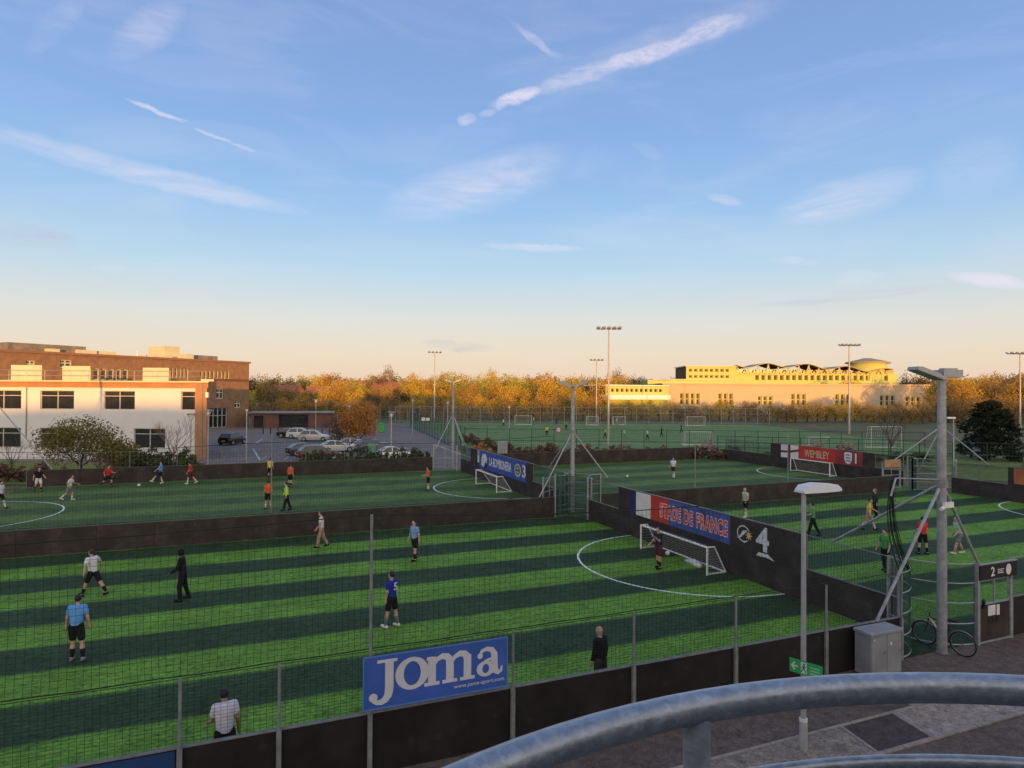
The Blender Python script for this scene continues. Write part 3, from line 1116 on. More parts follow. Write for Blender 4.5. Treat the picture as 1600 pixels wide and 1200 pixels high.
M_LAMP = mat('lamp housing', (.33, .33, .34), .45, .3, .15, 4)
M_LAMPG = mat('lamp glass', (.25, .26, .30), .15, 0, .1, 3)
ma = mast('tall grey floodlight mast beside the bicycle and curved green corner', 19.06, 12.92, 8.25, 4.99,
          [(16.54, 13.06, 1.22), (19.0, 16.74, 2.43), (20.72, 12.92, 2.45)], [(2.75, .36, .44, .44, .62, .05), (-.39, .0, .19, .28, .85, .11)], hd=.40)
q = MB()
q.box((18.88, 12.70, 4.30), (19.26, 12.78, 4.46))
q.tube([(18.95, 12.75, 4.33), (18.7, 12.7, 4.28)], .05, 8)
part('camera_bracket', q, M_WHITE, ma)
q = MB()
q.tube([(19.06, 12.9, 5.1), (17.3, 13.06, 5.2)], .02, 6)
q.tube([(17.3, 13.06, 5.2), (17.1, 13.06, 4.7)], .03, 6)
part('net_arm', q, M_GALV, ma)
mast('floodlight mast with two heads at the crossing of the four pitches', 19.0, 36.2, 8.1, 5.13,
     [(16.4, 35.5, 1.26), (21.15, 35.55, 2.2), (19.0, 39.6, 2.45)], [(2.5, .35, .45), (-.5, .35, .5)], hd=.45)
mast('thin floodlight mast at the corner near the car park road', 19.0, 61.6, 8.6, 5.3,
     [(16.6, 60.4, 1.4), (19, 58.1, 2.45), (20.6, 61.5, 1.4)], [(2.5, .35, .45), (-.5, .35, .5)], hd=.40)
mast('floodlight mast with stays, mostly hidden behind the tall grey mast', 51.15, 34.7, 7.4, 5.05,
     [(46.9, 35.5, 2.45), (49.6, 35.6, 1.3), (50.4, 30.7, 2.45)], [(2.5, .3, .1)], r=.1, hd=.15)
mast('floodlight mast beyond the left edge, only its stay showing', -18.4, 60.9, 9.2, 7.5,
     [(-13.9, 60.4, 1.3), (-20.5, 60.9, 0)], [(2.5, .35, .45)], hd=.40)

# ------------------------------------------------------------------ goals


def goal(label, xf, xb, y0, y1, h=1.15):
    t = thing('goal', label, 'goal', (xf, (y0 + y1) / 2, 0))
    for y in (y0, y1):
        q = MB()
        q.tube([(xf, y, 0), (xf, y, h)], .045, 8)
        part('post', q, M_WHITE, t, smooth=True)
        q = MB()
        q.tube([(xf, y, .04), (xb, y, .04)], .035, 8)
        part('base_bar', q, M_WHITE, t, smooth=True)
        q = MB()
        q.tube([(xf + (xb - xf) * .38, y, h), (xb, y, .04)], .032, 8)
        q.tube([(xf, y, h), (xf + (xb - xf) * .38, y, h)], .032, 8)
        part('stay', q, M_WHITE, t, smooth=True)
    q = MB()
    q.tube([(xf, y0, h), (xf, y1, h)], .045, 8)
    part('crossbar', q, M_WHITE, t, smooth=True)
    q = MB()
    q.tube([(xb, y0, .04), (xb, y1, .04)], .035, 8)
    part('base_bar', q, M_WHITE, t, smooth=True)
    q = MB()
    k = int((y1 - y0) / .13)
    xm = xf + (xb - xf) * .38
    for i in range(1, k):
        y = y0 + (y1 - y0) * i / k
        q.tube([(xf, y, h), (xm, y, h - .03), (xb, y, .06)], .004, 3, caps=False)
    for j in range(1, 9):
        f = j / 9
        q.tube([(xm + (xb - xm) * f, y0, h + (.06 - h) * f), (xm + (xb - xm) * f, y1, h + (.06 - h) * f)], .004, 3, caps=False)
        for y in (y0, y1):
            q.tube([(xf, y, h * (1 - f)), (xm + (xb - xm) * f, y, h * (1 - f))], .004, 3, caps=False)
    part('goal_net', q, M_NETW, t)
    return t


goal('white small-sided goal in front of the red lettered banner', 17.88, 18.85, 21.98, 26.88)
goal('white goal under the blue banner with the number 3', 17.45, 18.7, 45.4, 50.1, 1.2)
goal('white goal under the red banner with the number 1', 49.3, 50.15, 43.7, 48.3, 1.25)

# ------------------------------------------------------------------ ball-stop nets


def net(label, y, x0, x1, zb, ztop, cell, r, slack=.05, bunch=None, m=None):
    t = thing('ball_stop_net', label, 'net', (x0, y, zb))
    q = MB()
    rg = random.Random(3)

    def Y(x, f):
        return y + slack * math.sin(x * 1.3) * math.sin(PI * f) + slack * .5 * math.sin(x * 3.1 + f * 4)
    nx = int((x1 - x0) / cell)
    nz = int(2.66 / cell)
    for i in range(nx + 1):
        x = x0 + (x1 - x0) * i / nx
        zt = ztop(x)
        q.tube([(x + .03 * math.sin(x * 2 + f * 3), Y(x, f), zb + (zt - zb) * f) for f in (0, .25, .5, .75, 1)], r, 3, caps=False)
    seg = int((x1 - x0) / .6)
    for j in range(1, nz):
        f = j / nz
        q.tube([(x0 + (x1 - x0) * i / seg, Y(x0 + (x1 - x0) * i / seg, f), zb + (ztop(x0 + (x1 - x0) * i / seg) - zb) * f) for i in range(seg + 1)], r, 3, caps=False)
    part('net_mesh', q, m or M_NET, t)
    for f in (0, 1):
        q = MB()
        q.tube([(x0 + (x1 - x0) * i / seg, Y(x0 + (x1 - x0) * i / seg, f), zb + (ztop(x0 + (x1 - x0) * i / seg) - zb) * f + .01) for i in range(seg + 1)], .012, 5)
        part('rope', q, M_NET, t)
    if bunch:
        q = MB()
        for k in range(30):
            a, b = rg.uniform(-.12, .12), rg.uniform(-.1, .1)
            pts = []
            for i in range(9):
                f = i / 8
                bx, bz = bunch(f)
                w = .4 + 1.2 * f
                pts.append((bx + a * w + rg.uniform(-.015, .015), y + .1 + b * w, bz))
            q.tube(pts, .006, 3, caps=False)
        part('gathered_net', q, M_NET, t)
    return t


def topz(x):
    if x < 2.34:
        s = (2.34 - x) / 17.0
        return 5.14 - .10 * math.sin(PI * min(1, s * 1.6))
    s = (x - 2.34) / 15.0
    return 5.14 - .34 * math.sin(PI * min(1, s)) + .03 * s


net('dark square-mesh ball net strung above the front barrier', YF, -14.0, 17.3, 2.47, topz, .118, .0031,
    bunch=lambda f: (17.3 - .15 * math.sin(f * 3) + .55 * f * f, 5.15 - 2.65 * f))
net('fine ball net above the long middle barrier', YM, -15.6, 17.3, 1.27, lambda x: 4.9 - .25 * math.sin((x + 15) * .19) ** 2, .15, .0034)

# ================================================================== things by the path
M_LPOST = mat('grey lamp post paint', (.36, .36, .37), .5, .2, .12, 3)
t = thing('street_lamp', 'single pale street lamp with flat head standing on the path', 'lamp', (11.1, 10.51, 0))
q = MB()
q.tube([(11.1, 10.51, 0), (11.1, 10.51, .62), (11.1, 10.51, .66)], [.085, .085, .06], 12)
part('base_sleeve', q, M_LPOST, t, smooth=True)
q = MB()
q.tube([(11.1, 10.51, .65), (11.1, 10.51, 5.52)], [.06, .048], 12)
part('pole', q, M_LPOST, t, smooth=True)
q = MB()
q.tube([(11.1, 10.51, .62), (11.1, 10.51, .68)], .088, 12)
part('collar', q, M_WHITE, t, smooth=True)
pr = [(-.12, 0, .16), (-.02, .10, .17), (.35, .13, .20), (.85, .09, .17), (1.02, .0, .10)]
vs, fs = [], []
for i, (a, hh, w) in enumerate(pr):
    for sx, sz in ((-1, 0), (1, 0), (.8, 1), (-.8, 1)):
        vs.append((11.1 + a, 10.51 + sx * w, 5.50 + (hh + .05 if sz else -.0)))
for i in range(len(pr) - 1):
    for k in range(4):
        fs.append((4 * i + k, 4 * i + (k + 1) % 4, 4 * i + 4 + (k + 1) % 4, 4 * i + 4 + k))
fs += [(3, 2, 1, 0), tuple(len(vs) - 4 + k for k in range(4))]
q = MB()
q.add(vs, fs)
part('lamp_head', q, mat('pale lamp head', (.62, .62, .64), .5, 0, .06, 2), t)
q = MB()
q.box((11.25, 10.40, 5.475), (11.95, 10.62, 5.498))
part('lamp_glass', q, M_LAMPG, t)
# exit sign
t = thing('exit_sign', 'green emergency exit sign with arrow and running figure on the lamp post', 'sign', (10.9, 10.35, 1.72))
pe = Plane((10.80, 10.60, 1.70), (.374, -.927, 0), (-.927, -.374, 0))
q = MB()
pe.rect(q, 0, 0, .68, .29, -.006, .002)
part('sign_plate', q, mat('exit green', (.02, .34, .085), .45, 0, .08, 2), t)
q = MB()
pe.stroke(q, [(.05, .145), (.18, .145)], .035, .004)
pe.stroke(q, [(.115, .225), (.045, .145), (.115, .065)], .034, .005)
part('arrow', q, M_BWHITE, t)
q = MB()
pe.rect(q, .24, .03, .36, .265, .0025, .0045)
part('doorway', q, M_BWHITE, t)
q = MB()
pe.disc(q, .305, .225, .022, .006)
pe.stroke(q, [(.31, .20), (.295, .13)], .034, .0065)
pe.stroke(q, [(.295, .13), (.26, .09), (.25, .05)], .02, .007)
pe.stroke(q, [(.298, .13), (.33, .095), (.335, .045)], .02, .0075)
pe.stroke(q, [(.31, .19), (.265, .165), (.25, .13)], .014, .008)
pe.stroke(q, [(.31, .19), (.345, .16)], .014, .0085)
part('running_figure', q, mat('exit dark green', (.01, .16, .04), .5), t)
q = MB()
for zz in (.20, .14, .08):
    pe.stroke(q, [(.43, zz), (.62, zz)], .025, .004)
part('sign_print', q, mat('pale green print', (.25, .55, .32), .5), t)

# cabinet
t = thing('utility_cabinet', 'grey metal utility cabinet in front of the dark barrier', 'cabinet', (15.95, 12.6, 0))
M_CAB = mat('grey cabinet paint', (.24, .245, .26), .55, .1, .18, 2.2, .1, 20)
q = MB()
q.bevbox((15.5, 12.42, .04), (16.68, 12.92, 1.14), .012)
part('body', q, M_CAB, t)
q = MB()
q.bevbox((15.46, 12.38, 1.142), (16.72, 12.95, 1.22), .02)
part('lid', q, M_CAB, t)
for x0, w_ in ((15.53, .56), (16.11, .54)):
    q = MB()
    q.box((x0, 12.406, .10), (x0 + w_, 12.418, 1.10))
    d_ = part('door', q, M_CAB, t)
    q = MB()
    q.box((x0 + .48, 12.39, .60), (x0 + .50, 12.405, .68))
    part('handle', q, M_GALVD, d_)
q = MB()
q.sphere((15.62, 12.40, 1.02), .025, .006, .03)
part('sticker', q, M_PAPER, t)
q = MB()
q.sphere((16.25, 12.40, .86), .04, .006, .05)
part('sticker', q, M_PAPER, t)

# bicycle leaning against the mast
bt = thing('bicycle', 'dark bicycle with pale frame tube leaning on the tall mast', 'bicycle', (19.34, 13.06, 0))
ang = math.atan2(13.6 - 12.52, 19.25 - 19.42)
bt.rotation_euler = (math.radians(0), 0, ang)
M_BIKE = mat('black bike paint', (.05, .05, .055), .35, .2, .2, 6)
M_BIKEP = mat('pale bike tube', (.62, .60, .52), .4, .1, .1, 6)


def L(x, z, y=0):
    return (x, y + (z * .08), z)


WR = .345
for wx in (-.53, .53):
    q = MB()
    q.tube([L(wx + WR * math.cos(a * PI / 16), WR + WR * math.sin(a * PI / 16)) for a in range(32)], .021, 6, closed=True)
    wh = part('wheel', q, M_BLACK, bt, True, True)
    q = MB()
    q.tube([L(wx + (WR - .03) * math.cos(a * PI / 14), WR + (WR - .03) * math.sin(a * PI / 14)) for a in range(28)], .009, 5, closed=True)
    for a in range(14):
        q.tube([L(wx, WR), L(wx + (WR - .03) * math.cos(a * PI / 7), WR + (WR - .03) * math.sin(a * PI / 7))], .0018, 3)
    part('rim', q, M_GALVD, wh, False, True)
    q = MB()
    q.tube([L(wx + (WR + .035) * math.cos(a), WR + (WR + .035) * math.sin(a)) for a in [.3 + i * .2 for i in range(11)]], .018, 5)
    part('mudguard', q, M_GALVD, bt, True, True)
q = MB()
bb, ht, st, ax = (-.07, .29), (.37, .88), (-.2, .80), (-.53, WR)
for a, b, r in ((bb, st, .02), (ht, (-.19, .77), .022), (ax, bb, .011), (ax, (-.19, .76), .010), ((.37, .90), (.41, .74), .021)):
    q.tube([L(*a), L(*b)], r, 8)
part('frame', q, M_BIKE, bt, True, True)
q = MB()
q.tube([L(*ht), L(*bb)], .027, 8)
part('down_tube', q, M_BIKEP, bt, True, True)
q = MB()
q.tube([L(.40, .76), L(.44, .62), L(.53, WR)], .015, 6)
part('fork', q, M_BIKE, bt, True, True)
q = MB()
q.tube([L(.36, .90), L(.35, 1.0)], .014, 6)
q.tube([L(.28, 1.03, -.30), L(.36, 1.02, -.1), L(.36, 1.02, .1), L(.28, 1.03, .30)], .014, 6)
part('handlebar', q, M_BIKE, bt, True, True)
q = MB()
q.tube([L(-.2, .8), L(-.23, .95)], .013, 6)
part('seat_post', q, M_GALVD, bt, True, True)
q = MB()
q.add([L(-.40, .99, -.08), L(-.40, .99, .08), L(-.26, .985, .07), L(-.10, .97, .02), L(-.10, .97, -.02), L(-.26, .985, -.07),
       L(-.40, .94, -.06), L(-.40, .94, .06), L(-.26, .935, .05), L(-.10, .935, .015), L(-.10, .935, -.015), L(-.26, .935, -.05)],
      [(0, 5, 4, 3, 2, 1), (6, 7, 8, 9, 10, 11)] + [(i, (i + 1) % 6, 6 + (i + 1) % 6, 6 + i) for i in range(6)])
part('saddle', q, M_BLACK, bt, False, True)
q = MB()
q.tube([L(bb[0] + .09 * math.cos(a * PI / 8), bb[1] + .09 * math.sin(a * PI / 8), -.03) for a in range(16)], .006, 4, closed=True)
q.tube([L(bb[0], bb[1], -.06), L(bb[0] + .1, bb[1] - .13, -.07)], .01, 5)
q.tube([L(bb[0], bb[1], .06), L(bb[0] - .1, bb[1] + .13, .07)], .01, 5)
part('crank', q, M_GALVD, bt, False, True)

# balcony rail close to the camera
RC = B(.72, -.142)
RR = 1.25


def ringpt(a, z, r=RR):
    p = B(.72 + r * math.cos(a), -.142 + r * math.sin(a))
    return (p.x, p.y, z)


M_ZINC = bpy.data.materials.new('weathered zinc')
M_ZINC.use_nodes = True
T = NT(M_ZINC.node_tree)
pb = M_ZINC.node_tree.nodes['Principled BSDF']
oc = T.n('ShaderNodeTexCoord').outputs['Object']
vo = T.n('ShaderNodeTexVoronoi')
vo.inputs['Scale'].default_value = 70
T.l(T.mapping(oc, scale=(1, 1, 1.2)), vo.inputs['Vector'])
n1 = T.noise(T.mapping(oc, scale=(1, 1, 1.6)), 45, 6, .72, .6)
spn = T.math('ADD', T.math('MULTIPLY', T.math('MULTIPLY', vo.outputs['Color'], 1.0), .14), T.math('MULTIPLY', n1, .75))
T.l(T.ramp(spn, [(.30, (.28, .285, .295, 1)), (.46, (.37, .375, .385, 1)), (.64, (.54, .545, .555, 1))]), pb.inputs['Base Color'])
pb.inputs['Metallic'].default_value = .7
T.l(T.ramp(n1, [(.3, (.26, .26, .26, 1)), (.7, (.50, .50, .50, 1))]), pb.inputs['Roughness'])
bp = T.n('ShaderNodeBump')
bp.inputs['Strength'].default_value = .25
bp.inputs['Distance'].default_value = .003
T.l(T.noise(oc, 60, 4, .6), bp.inputs['Height'])
T.l(bp.outputs[0], pb.inputs['Normal'])
M_UPR = mat('zinc upright', (.34, .35, .37), .55, .25, .22, 30, .2, 60)
t = thing('balcony_railing', 'curved galvanised balcony handrail close to the viewer', 'railing', (RC.x, RC.y, 6.04))
ZR = CAMH - .5
q = MB()
q.tube([ringpt(math.radians(a), ZR) for a in range(-20, 206, 3)], .0245, 20)
part('handrail', q, M_ZINC, t, smooth='all')
for a in (109.8, 172, 48, -8):
    q = MB()
    q.tube([ringpt(math.radians(a), 6.06), ringpt(math.radians(a), ZR - .012)], .0215, 16, caps=False)
    part('upright', q, M_UPR, t, smooth='all')
for z in (ZR - .125, 6.12):
    q = MB()
    q.tube([ringpt(math.radians(a), z) for a in range(-20, 206, 3)], .012, 10)
    part('lower_rail', q, M_ZINC, t, smooth='all')
q = MB()
for i in range(0, 226):
    a = math.radians(-20 + i)
    q.tube([ringpt(a, 6.13), ringpt(a, ZR - .13)], .003, 4, caps=False)
for k in range(40):
    z = 6.13 + k * .0215
    q.tube([ringpt(math.radians(a), z) for a in range(-20, 206, 5)], .003, 4, caps=False)
part('infill_mesh', q, M_ZINC, t)

# the clubhouse we look out from (behind the camera, unseen; block sized to shade the near mast)
t = thing('clubhouse', 'clubhouse with the round balcony, unseen behind the viewer, block sized for its shade', 'building', tuple(B(10, -8)))
M_CLUB = mat('clubhouse cladding', (.30, .28, .26), .7, 0, .15, .6)


def bprism(q, r0, r1, d0, d1, z0, z1, m=0):
    ps = [B(r0, d0), B(r1, d0), B(r1, d1), B(r0, d1)]
    return q.prism([(p.x, p.y) for p in ps], z0, z1, m)


q = MB()
bprism(q, -3, 22, -12, -1.75, -.05, 9.1)
part('wall', q, M_CLUB, t)
q = MB()
bprism(q, -3.3, 22.3, -12.3, -1.55, 9.102, 9.35)
part('roof', q, mat('roof edge', (.16, .16, .17), .6), t)
q = MB()
q.tube([ringpt(0, 5.9, 0.0), ringpt(0, 6.05, 0.0)], 1.33, 40)
part('balcony_floor', q, M_GALVD, t)
q = MB()
q.tube([ringpt(-PI / 2, -.05, 1.0), ringpt(-PI / 2, 5.9, 1.0)], .09, 12)
part('balcony_post', q, M_GALVD, t, smooth=True)
# unseen ridge added behind the camera to keep the low sun off the ground
q = MB()
rg = random.Random(5)
prev = None
NR = 60
rows = []
for i in range(NR + 1):
    r = -420 + 840 * i / NR
    hh = 8.3 + .35 * math.sin(i * .9) + .3 * rg.uniform(-1, 1) + .8 / (1 + math.exp(-r / 20))
    rows.append([tuple(B(r, -70, -.1)), tuple(B(r, -105, hh * .55)), tuple(B(r, -140, hh)), tuple(B(r, -200, hh * .8)), tuple(B(r, -260, -.1))])
vs = [v for rw in rows for v in rw]
fs = [(5 * i + k, 5 * i + k + 1, 5 * i + k + 6, 5 * i + k + 5) for i in range(NR) for k in range(4)]
q.add(vs, [f[::-1] for f in fs])
struct('shade_ridge', q, M_GRASS, smooth='all')

# ================================================================== people


def surface_nets(f, lo, hi, h):
    nx, ny, nz = [int(math.ceil((b - a) / h)) + 1 for a, b in zip(lo, hi)]
    X, Y, Z = np.meshgrid(lo[0] + h * np.arange(nx), lo[1] + h * np.arange(ny), lo[2] + h * np.arange(nz), indexing='ij')
    d = f(np.stack([X, Y, Z], -1))
    s = d < 0
    cs = [(i, j, k) for i in (0, 1) for j in (0, 1) for k in (0, 1)]

    def sub(A, c):
        return A[c[0]:nx - 1 + c[0], c[1]:ny - 1 + c[1], c[2]:nz - 1 + c[2]]
    acc = np.zeros((nx - 1, ny - 1, nz - 1, 3))
    cnt = np.zeros((nx - 1, ny - 1, nz - 1))
    for a in cs:
        for ax in range(3):
            if a[ax]:
                continue
            b = list(a)
            b[ax] = 1
            da, db = sub(d, a), sub(d, tuple(b))
            m = (da < 0) != (db < 0)
            tt = np.where(m, da / np.where(m, da - db, 1), 0)
            for c in range(3):
                acc[..., c] += np.where(m, a[c] + (tt if c == ax else 0), 0)
            cnt += m
    act = cnt > 0
    idx = -np.ones(cnt.shape, int)
    idx[act] = np.arange(act.sum())
    I = np.argwhere(act)
    V = (acc[act] / cnt[act][:, None] + I) * h + np.array(lo)
    F = []
    for ax in range(3):
        o = [k for k in range(3) if k != ax]
        sl0 = [slice(None)] * 3
        sl1 = [slice(None)] * 3
        sl0[ax], sl1[ax] = slice(0, -1), slice(1, None)
        ch = s[tuple(sl0)] != s[tuple(sl1)]
        E = np.argwhere(ch)
        ok = (E[:, o[0]] > 0) & (E[:, o[1]] > 0) & (E[:, o[0]] < s.shape[o[0]] - 1) & (E[:, o[1]] < s.shape[o[1]] - 1)
        E = E[ok]
        if not len(E):
            continue
        e0, e1 = np.zeros(3, int), np.zeros(3, int)
        e0[o[0]], e1[o[1]] = 1, 1
        q = [idx[tuple((E - u).T)] for u in (e0 * 0, e0, e0 + e1, e1)]
        Q = np.stack(q, 1)
        ins = s[tuple(E.T)]
        flip = ins if ax != 1 else ~ins
        Q[flip] = Q[flip][:, ::-1]
        F.append(Q)
    return V, np.concatenate(F)


def cap_sdf(P, a, b, ra, rb, flat=None):
    a, b = np.array(a, float), np.array(b, float)
    ab = b - a
    t = np.clip(((P - a) @ ab) / max(ab @ ab, 1e-9), 0, 1)
    D = P - (a + t[..., None] * ab)
    if flat is not None:
        D = D * flat
    return np.sqrt((D ** 2).sum(-1)) - (ra + (rb - ra) * t)


def smin(a, b, k=.04):
    h = np.clip(.5 + .5 * (b - a) / k, 0, 1)
    return b + (a - b) * h - k * h * (1 - h)


def rotv(v, ax, a):
    return Matrix.Rotation(a, 3, ax) @ v


_person_mats = {}


def cloth(name, c):
    return mat('cloth ' + name, c, .85, 0, .15, 9, .3, 60, .15)


CL = {'white': (.60, .59, .58), 'sky': (.10, .29, .62), 'palesky': (.16, .32, .56), 'royal': (.018, .032, .32), 'black': (.012, .012, .014), 'navy': (.02, .02, .045),
      'red': (.55, .03, .03), 'orange': (.62, .10, .03), 'lime': (.42, .62, .06), 'yellow': (.55, .46, .08), 'green': (.08, .27, .09), 'maroon': (.10, .02, .03),
      'grey': (.16, .16, .17), 'tan': (.36, .22, .18), 'lilac': (.60, .57, .66), 'palegreen': (.36, .48, .36), 'darkgrey': (.04, .04, .045)}
M_SKIN = [mat('skin pale', (.46, .27, .20), .6, 0, .1, 7), mat('skin tan', (.32, .18, .12), .6, 0, .1, 7), mat('skin brown', (.12, .065, .045), .6, 0, .1, 7)]
HAIR = {'brown': (.03, .018, .012), 'black': (.008, .007, .007), 'fair': (.16, .10, .05), 'grey': (.18, .17, .16)}


def person(label, x, y, face, h=1.78, lean=0, twist=0, legs=((5, 5), (-5, 5)), arms=((0, 8, 10), (0, 8, 10)), top='white', bottom='black', socks='black',
           shoes='black', hair='black', skin=0, longs=False, sleeves=.55, res=.03, group=None, head=(0, 0), number=None, bald=False, splay=(4, 4), hood=False, gloves=False):
    """face: heading in world radians (0 = +Y, positive towards +X). legs: (hip swing, knee bend) left/right in degrees, forward positive. arms: (swing, out, elbow)"""
    k = h / 1.78
    R_ = math.radians
    hipz = .93
    J = {}
    low = 1e9
    pel = Vector((0, 0, hipz + .04))
    up = rotv(Vector((0, 0, 1)), 'X', -R_(lean))
    fw = rotv(Vector((0, 1, 0)), 'X', -R_(lean))
    for s, (sw, kn), sp in ((-1, legs[0], splay[0]), (1, legs[1], splay[1])):
        hip = Vector((s * .095, 0, hipz))
        d = rotv(rotv(Vector((0, 0, -1)), 'Y', -s * R_(sp)), 'X', R_(sw))
        knee = hip + d * .44
        d2 = rotv(rotv(Vector((0, 0, -1)), 'Y', -s * R_(sp)), 'X', R_(sw - kn))
        ank = knee + d2 * .42
        f2 = rotv(Vector((0, 1, 0)), 'X', R_(max(-35, min(35, (sw - kn) * .6))))
        toe = ank + f2 * .15 + Vector((0, 0, -.045))
        heel = ank - f2 * .05 + Vector((0, 0, -.045))
        J[s] = [hip, knee, ank, toe, heel]
        low = min(low, toe.z - .035, heel.z - .035)
    waist = pel + up * .14
    chest = pel + up * .36
    neck = pel + up * .53
    hd = pel + up * .53 + rotv(up * .16 + fw * .02, 'X', -R_(head[0]))
    tw = Matrix.Rotation(R_(twist), 3, 'Z')
    sh = {}
    for s, (sw, out, elb) in ((-1, arms[0]), (1, arms[1])):
        S = chest + up * .12 + tw @ Vector((s * .175, 0, 0))
        d = rotv(rotv(-up, 'Y', -s * R_(out)), 'X', R_(sw))
        E = S + d * .285
        d2 = rotv(rotv(-up, 'Y', -s * R_(out * .6)), 'X', R_(sw + elb))
        Wp = E + d2 * .25
        H = Wp + d2 * .085
        sh[s] = [S, E, Wp, H, d2]
    off = Vector((0, 0, -low))

    def tr(v):
        return np.array((v + off) * k)
    caps = []

    def C(a, b, ra, rb, fl=None):
        caps.append((tr(a), tr(b), ra * k, rb * k, fl))
    C(pel, waist, .125, .115, np.array((1 / 1.12, 1.12, 1)))
    C(waist, chest, .118, .135, np.array((1 / 1.2, 1.15, 1)))
    C(chest + up * .08 + tw @ Vector((-.10, 0, 0)), chest + up * .08 + tw @ Vector((.10, 0, 0)), .085, .085)
    C(neck - up * .06, hd, .055, .052)
    for s in (-1, 1):
        hip, knee, ank, toe, heel = J[s]
        C(hip + Vector((0, 0, .02)), knee, .088, .056)
        C(knee, knee.lerp(ank, .35), .054, .057)
        C(knee.lerp(ank, .35), ank, .057, .036)
        C(heel, toe, .036, .032)
        C(ank, heel + (toe - heel) * .35, .036, .036)
        S, E, Wp, H, d2 = sh[s]
        C(S, E, .052, .040)
        C(E, Wp, .041, .028)
        C(Wp, H, .027, .034)
    bodycaps = list(caps)

    def body(P):
        d = None
        for a, b, ra, rb, fl in bodycaps:
            e = cap_sdf(P, a, b, ra, rb, fl)
            d = e if d is None else smin(d, e, .035)
        hc = tr(hd)
        e = np.sqrt((((P - hc) / np.array((.078, .098, .118)) / k) ** 2).sum(-1))
        d = smin(d, (e - 1) * .085 * k, .03)
        fwd = np.array(rotv(fw, 'X', -R_(head[0])))
        d = smin(d, cap_sdf(P, hc + fwd * .09 * k, hc + fwd * .108 * k - np.array((0, 0, .02)), .014 * k, .016 * k), .02)
        for s in (-1, 1):
            d = smin(d, cap_sdf(P, hc + np.array((s * .078 * k, 0, .015)), hc + np.array((s * .08 * k, 0, -.02)), .016 * k, .014 * k), .015)
        return d
    allp = np.array([c for a in bodycaps for c in a[:2]])
    lo, hi = allp.min(0) - .22, allp.max(0) + .24
    lo[2] = -.06
    root = thing('person', label, 'person', (x, y, 0), -face, group)
    V, F = surface_nets(body, lo, hi, res)
    q = MB()
    q.add(V.tolist(), F.tolist())
    if res < .05:
        for s in (-1, 1):
            S, E, Wp, H, d2 = sh[s]
            side = Vector((1, 0, 0)) - d2 * d2.x
            side.normalize()
            inn = d2.cross(side) * 1.0
            for i, (o_, ln) in enumerate(((-.024, .058), (-.008, .072), (.008, .068), (.023, .054))):
                base = H + side * 0 + inn * o_
                tip = base + d2 * ln + side * (-s * .012)
                q.tube([tr(base), tr(base.lerp(tip, .55) + side * (-s * -.004)), tr(tip)], [.010 * k, .009 * k, .006 * k], 5)
            th = Wp + d2 * .03 + inn * .026
            q.tube([tr(th), tr(th + d2 * .03 + inn * .022), tr(th + d2 * .055 + inn * .026)], [.011 * k, .010 * k, .007 * k], 5)
    part('body', q, M_SKIN[skin], root, 'all', True)

    def garment(nm, cl, infl, m, cutlo=None, cuthi=None, kk=.035, extra=None):
        def f(P):
            d = None
            for a, b, ra, rb, fl in cl:
                e = cap_sdf(P, a, b, ra + infl * k, rb + infl * k, fl)
                d = e if d is None else smin(d, e, kk)
            if cutlo is not None:
                d = np.maximum(d, ((cutlo[0] - P) @ cutlo[1]))
            if cuthi is not None:
                d = np.maximum(d, ((P - cuthi[0]) @ cuthi[1]))
            return d
        pp = np.array([c for a in cl for c in a[:2]])
        V, F = surface_nets(f, pp.min(0) - .24, pp.max(0) + .24, res)
        q = MB()
        q.add(V.tolist(), F.tolist())
        return part(nm, q, m, root, 'all', True)
    U = np.array(up)
    # top
    tc = [bodycaps[0], bodycaps[1], bodycaps[2]]
    for s in (-1, 1):
        S, E, Wp, H, d2 = sh[s]
        if sleeves > 1:
            tc.append((tr(S), tr(E), .052 * k, .042 * k, None))
            tc.append((tr(E), tr(Wp), .042 * k, .03 * k, None))
        else:
            tc.append((tr(S), tr(S.lerp(E, sleeves)), .054 * k, .052 * k, None))
    st = garment('shirt', tc, .018, cloth(top, CL[top]), cutlo=(tr(pel - up * .02), U))
    # bottom
    bc = [(tr(pel), tr(pel + up * .05), .125 * k, .118 * k, np.array((1 / 1.12, 1.12, 1)))]
    for s in (-1, 1):
        hip, knee, ank, toe, heel = J[s]
        if longs:
            bc += [(tr(hip), tr(knee), .092 * k, .066 * k, None), (tr(knee), tr(knee.lerp(ank, .92)), .066 * k, .052 * k, None)]
        else:
            bc.append((tr(hip), tr(hip.lerp(knee, .72)), .092 * k, .082 * k, None))
    garment('trousers' if longs else 'shorts', bc, .014, cloth(bottom, CL[bottom]), cuthi=(tr(pel + up * .07), U))
    for s in (-1, 1):
        hip, knee, ank, toe, heel = J[s]
        if socks and not longs:
            garment('sock', [(tr(knee.lerp(ank, .42)), tr(knee.lerp(ank, .6)), .054 * k, .05 * k, None), (tr(knee.lerp(ank, .6)), tr(ank), .05 * k, .038 * k, None)], .006, cloth(socks, CL[socks]))
        garment('shoe', [(tr(heel), tr(toe), .042 * k, .040 * k, None)], .008, cloth(shoes, CL[shoes]), cutlo=(np.array((0, 0, 0.0)), np.array((0, 0, 1.))))
    hc = hd + off
    hv = Vector(hc) * k
    if hood:
        q = MB()
        q.sphere((hv.x, hv.y - .02, hv.z + .012), .10, .118, .135, 12, 8)
        part('hood', q, cloth(top, CL[top]), root, 'all', True)
    elif not bald:
        q = MB()
        q.sphere((hv.x, hv.y - .024 * k, hv.z + .028 * k), .088 * k, .100 * k, .106 * k, 12, 8)
        part('hair', q, mat('hair ' + hair, HAIR[hair], .6, 0, .3, 20), root, 'all', True)
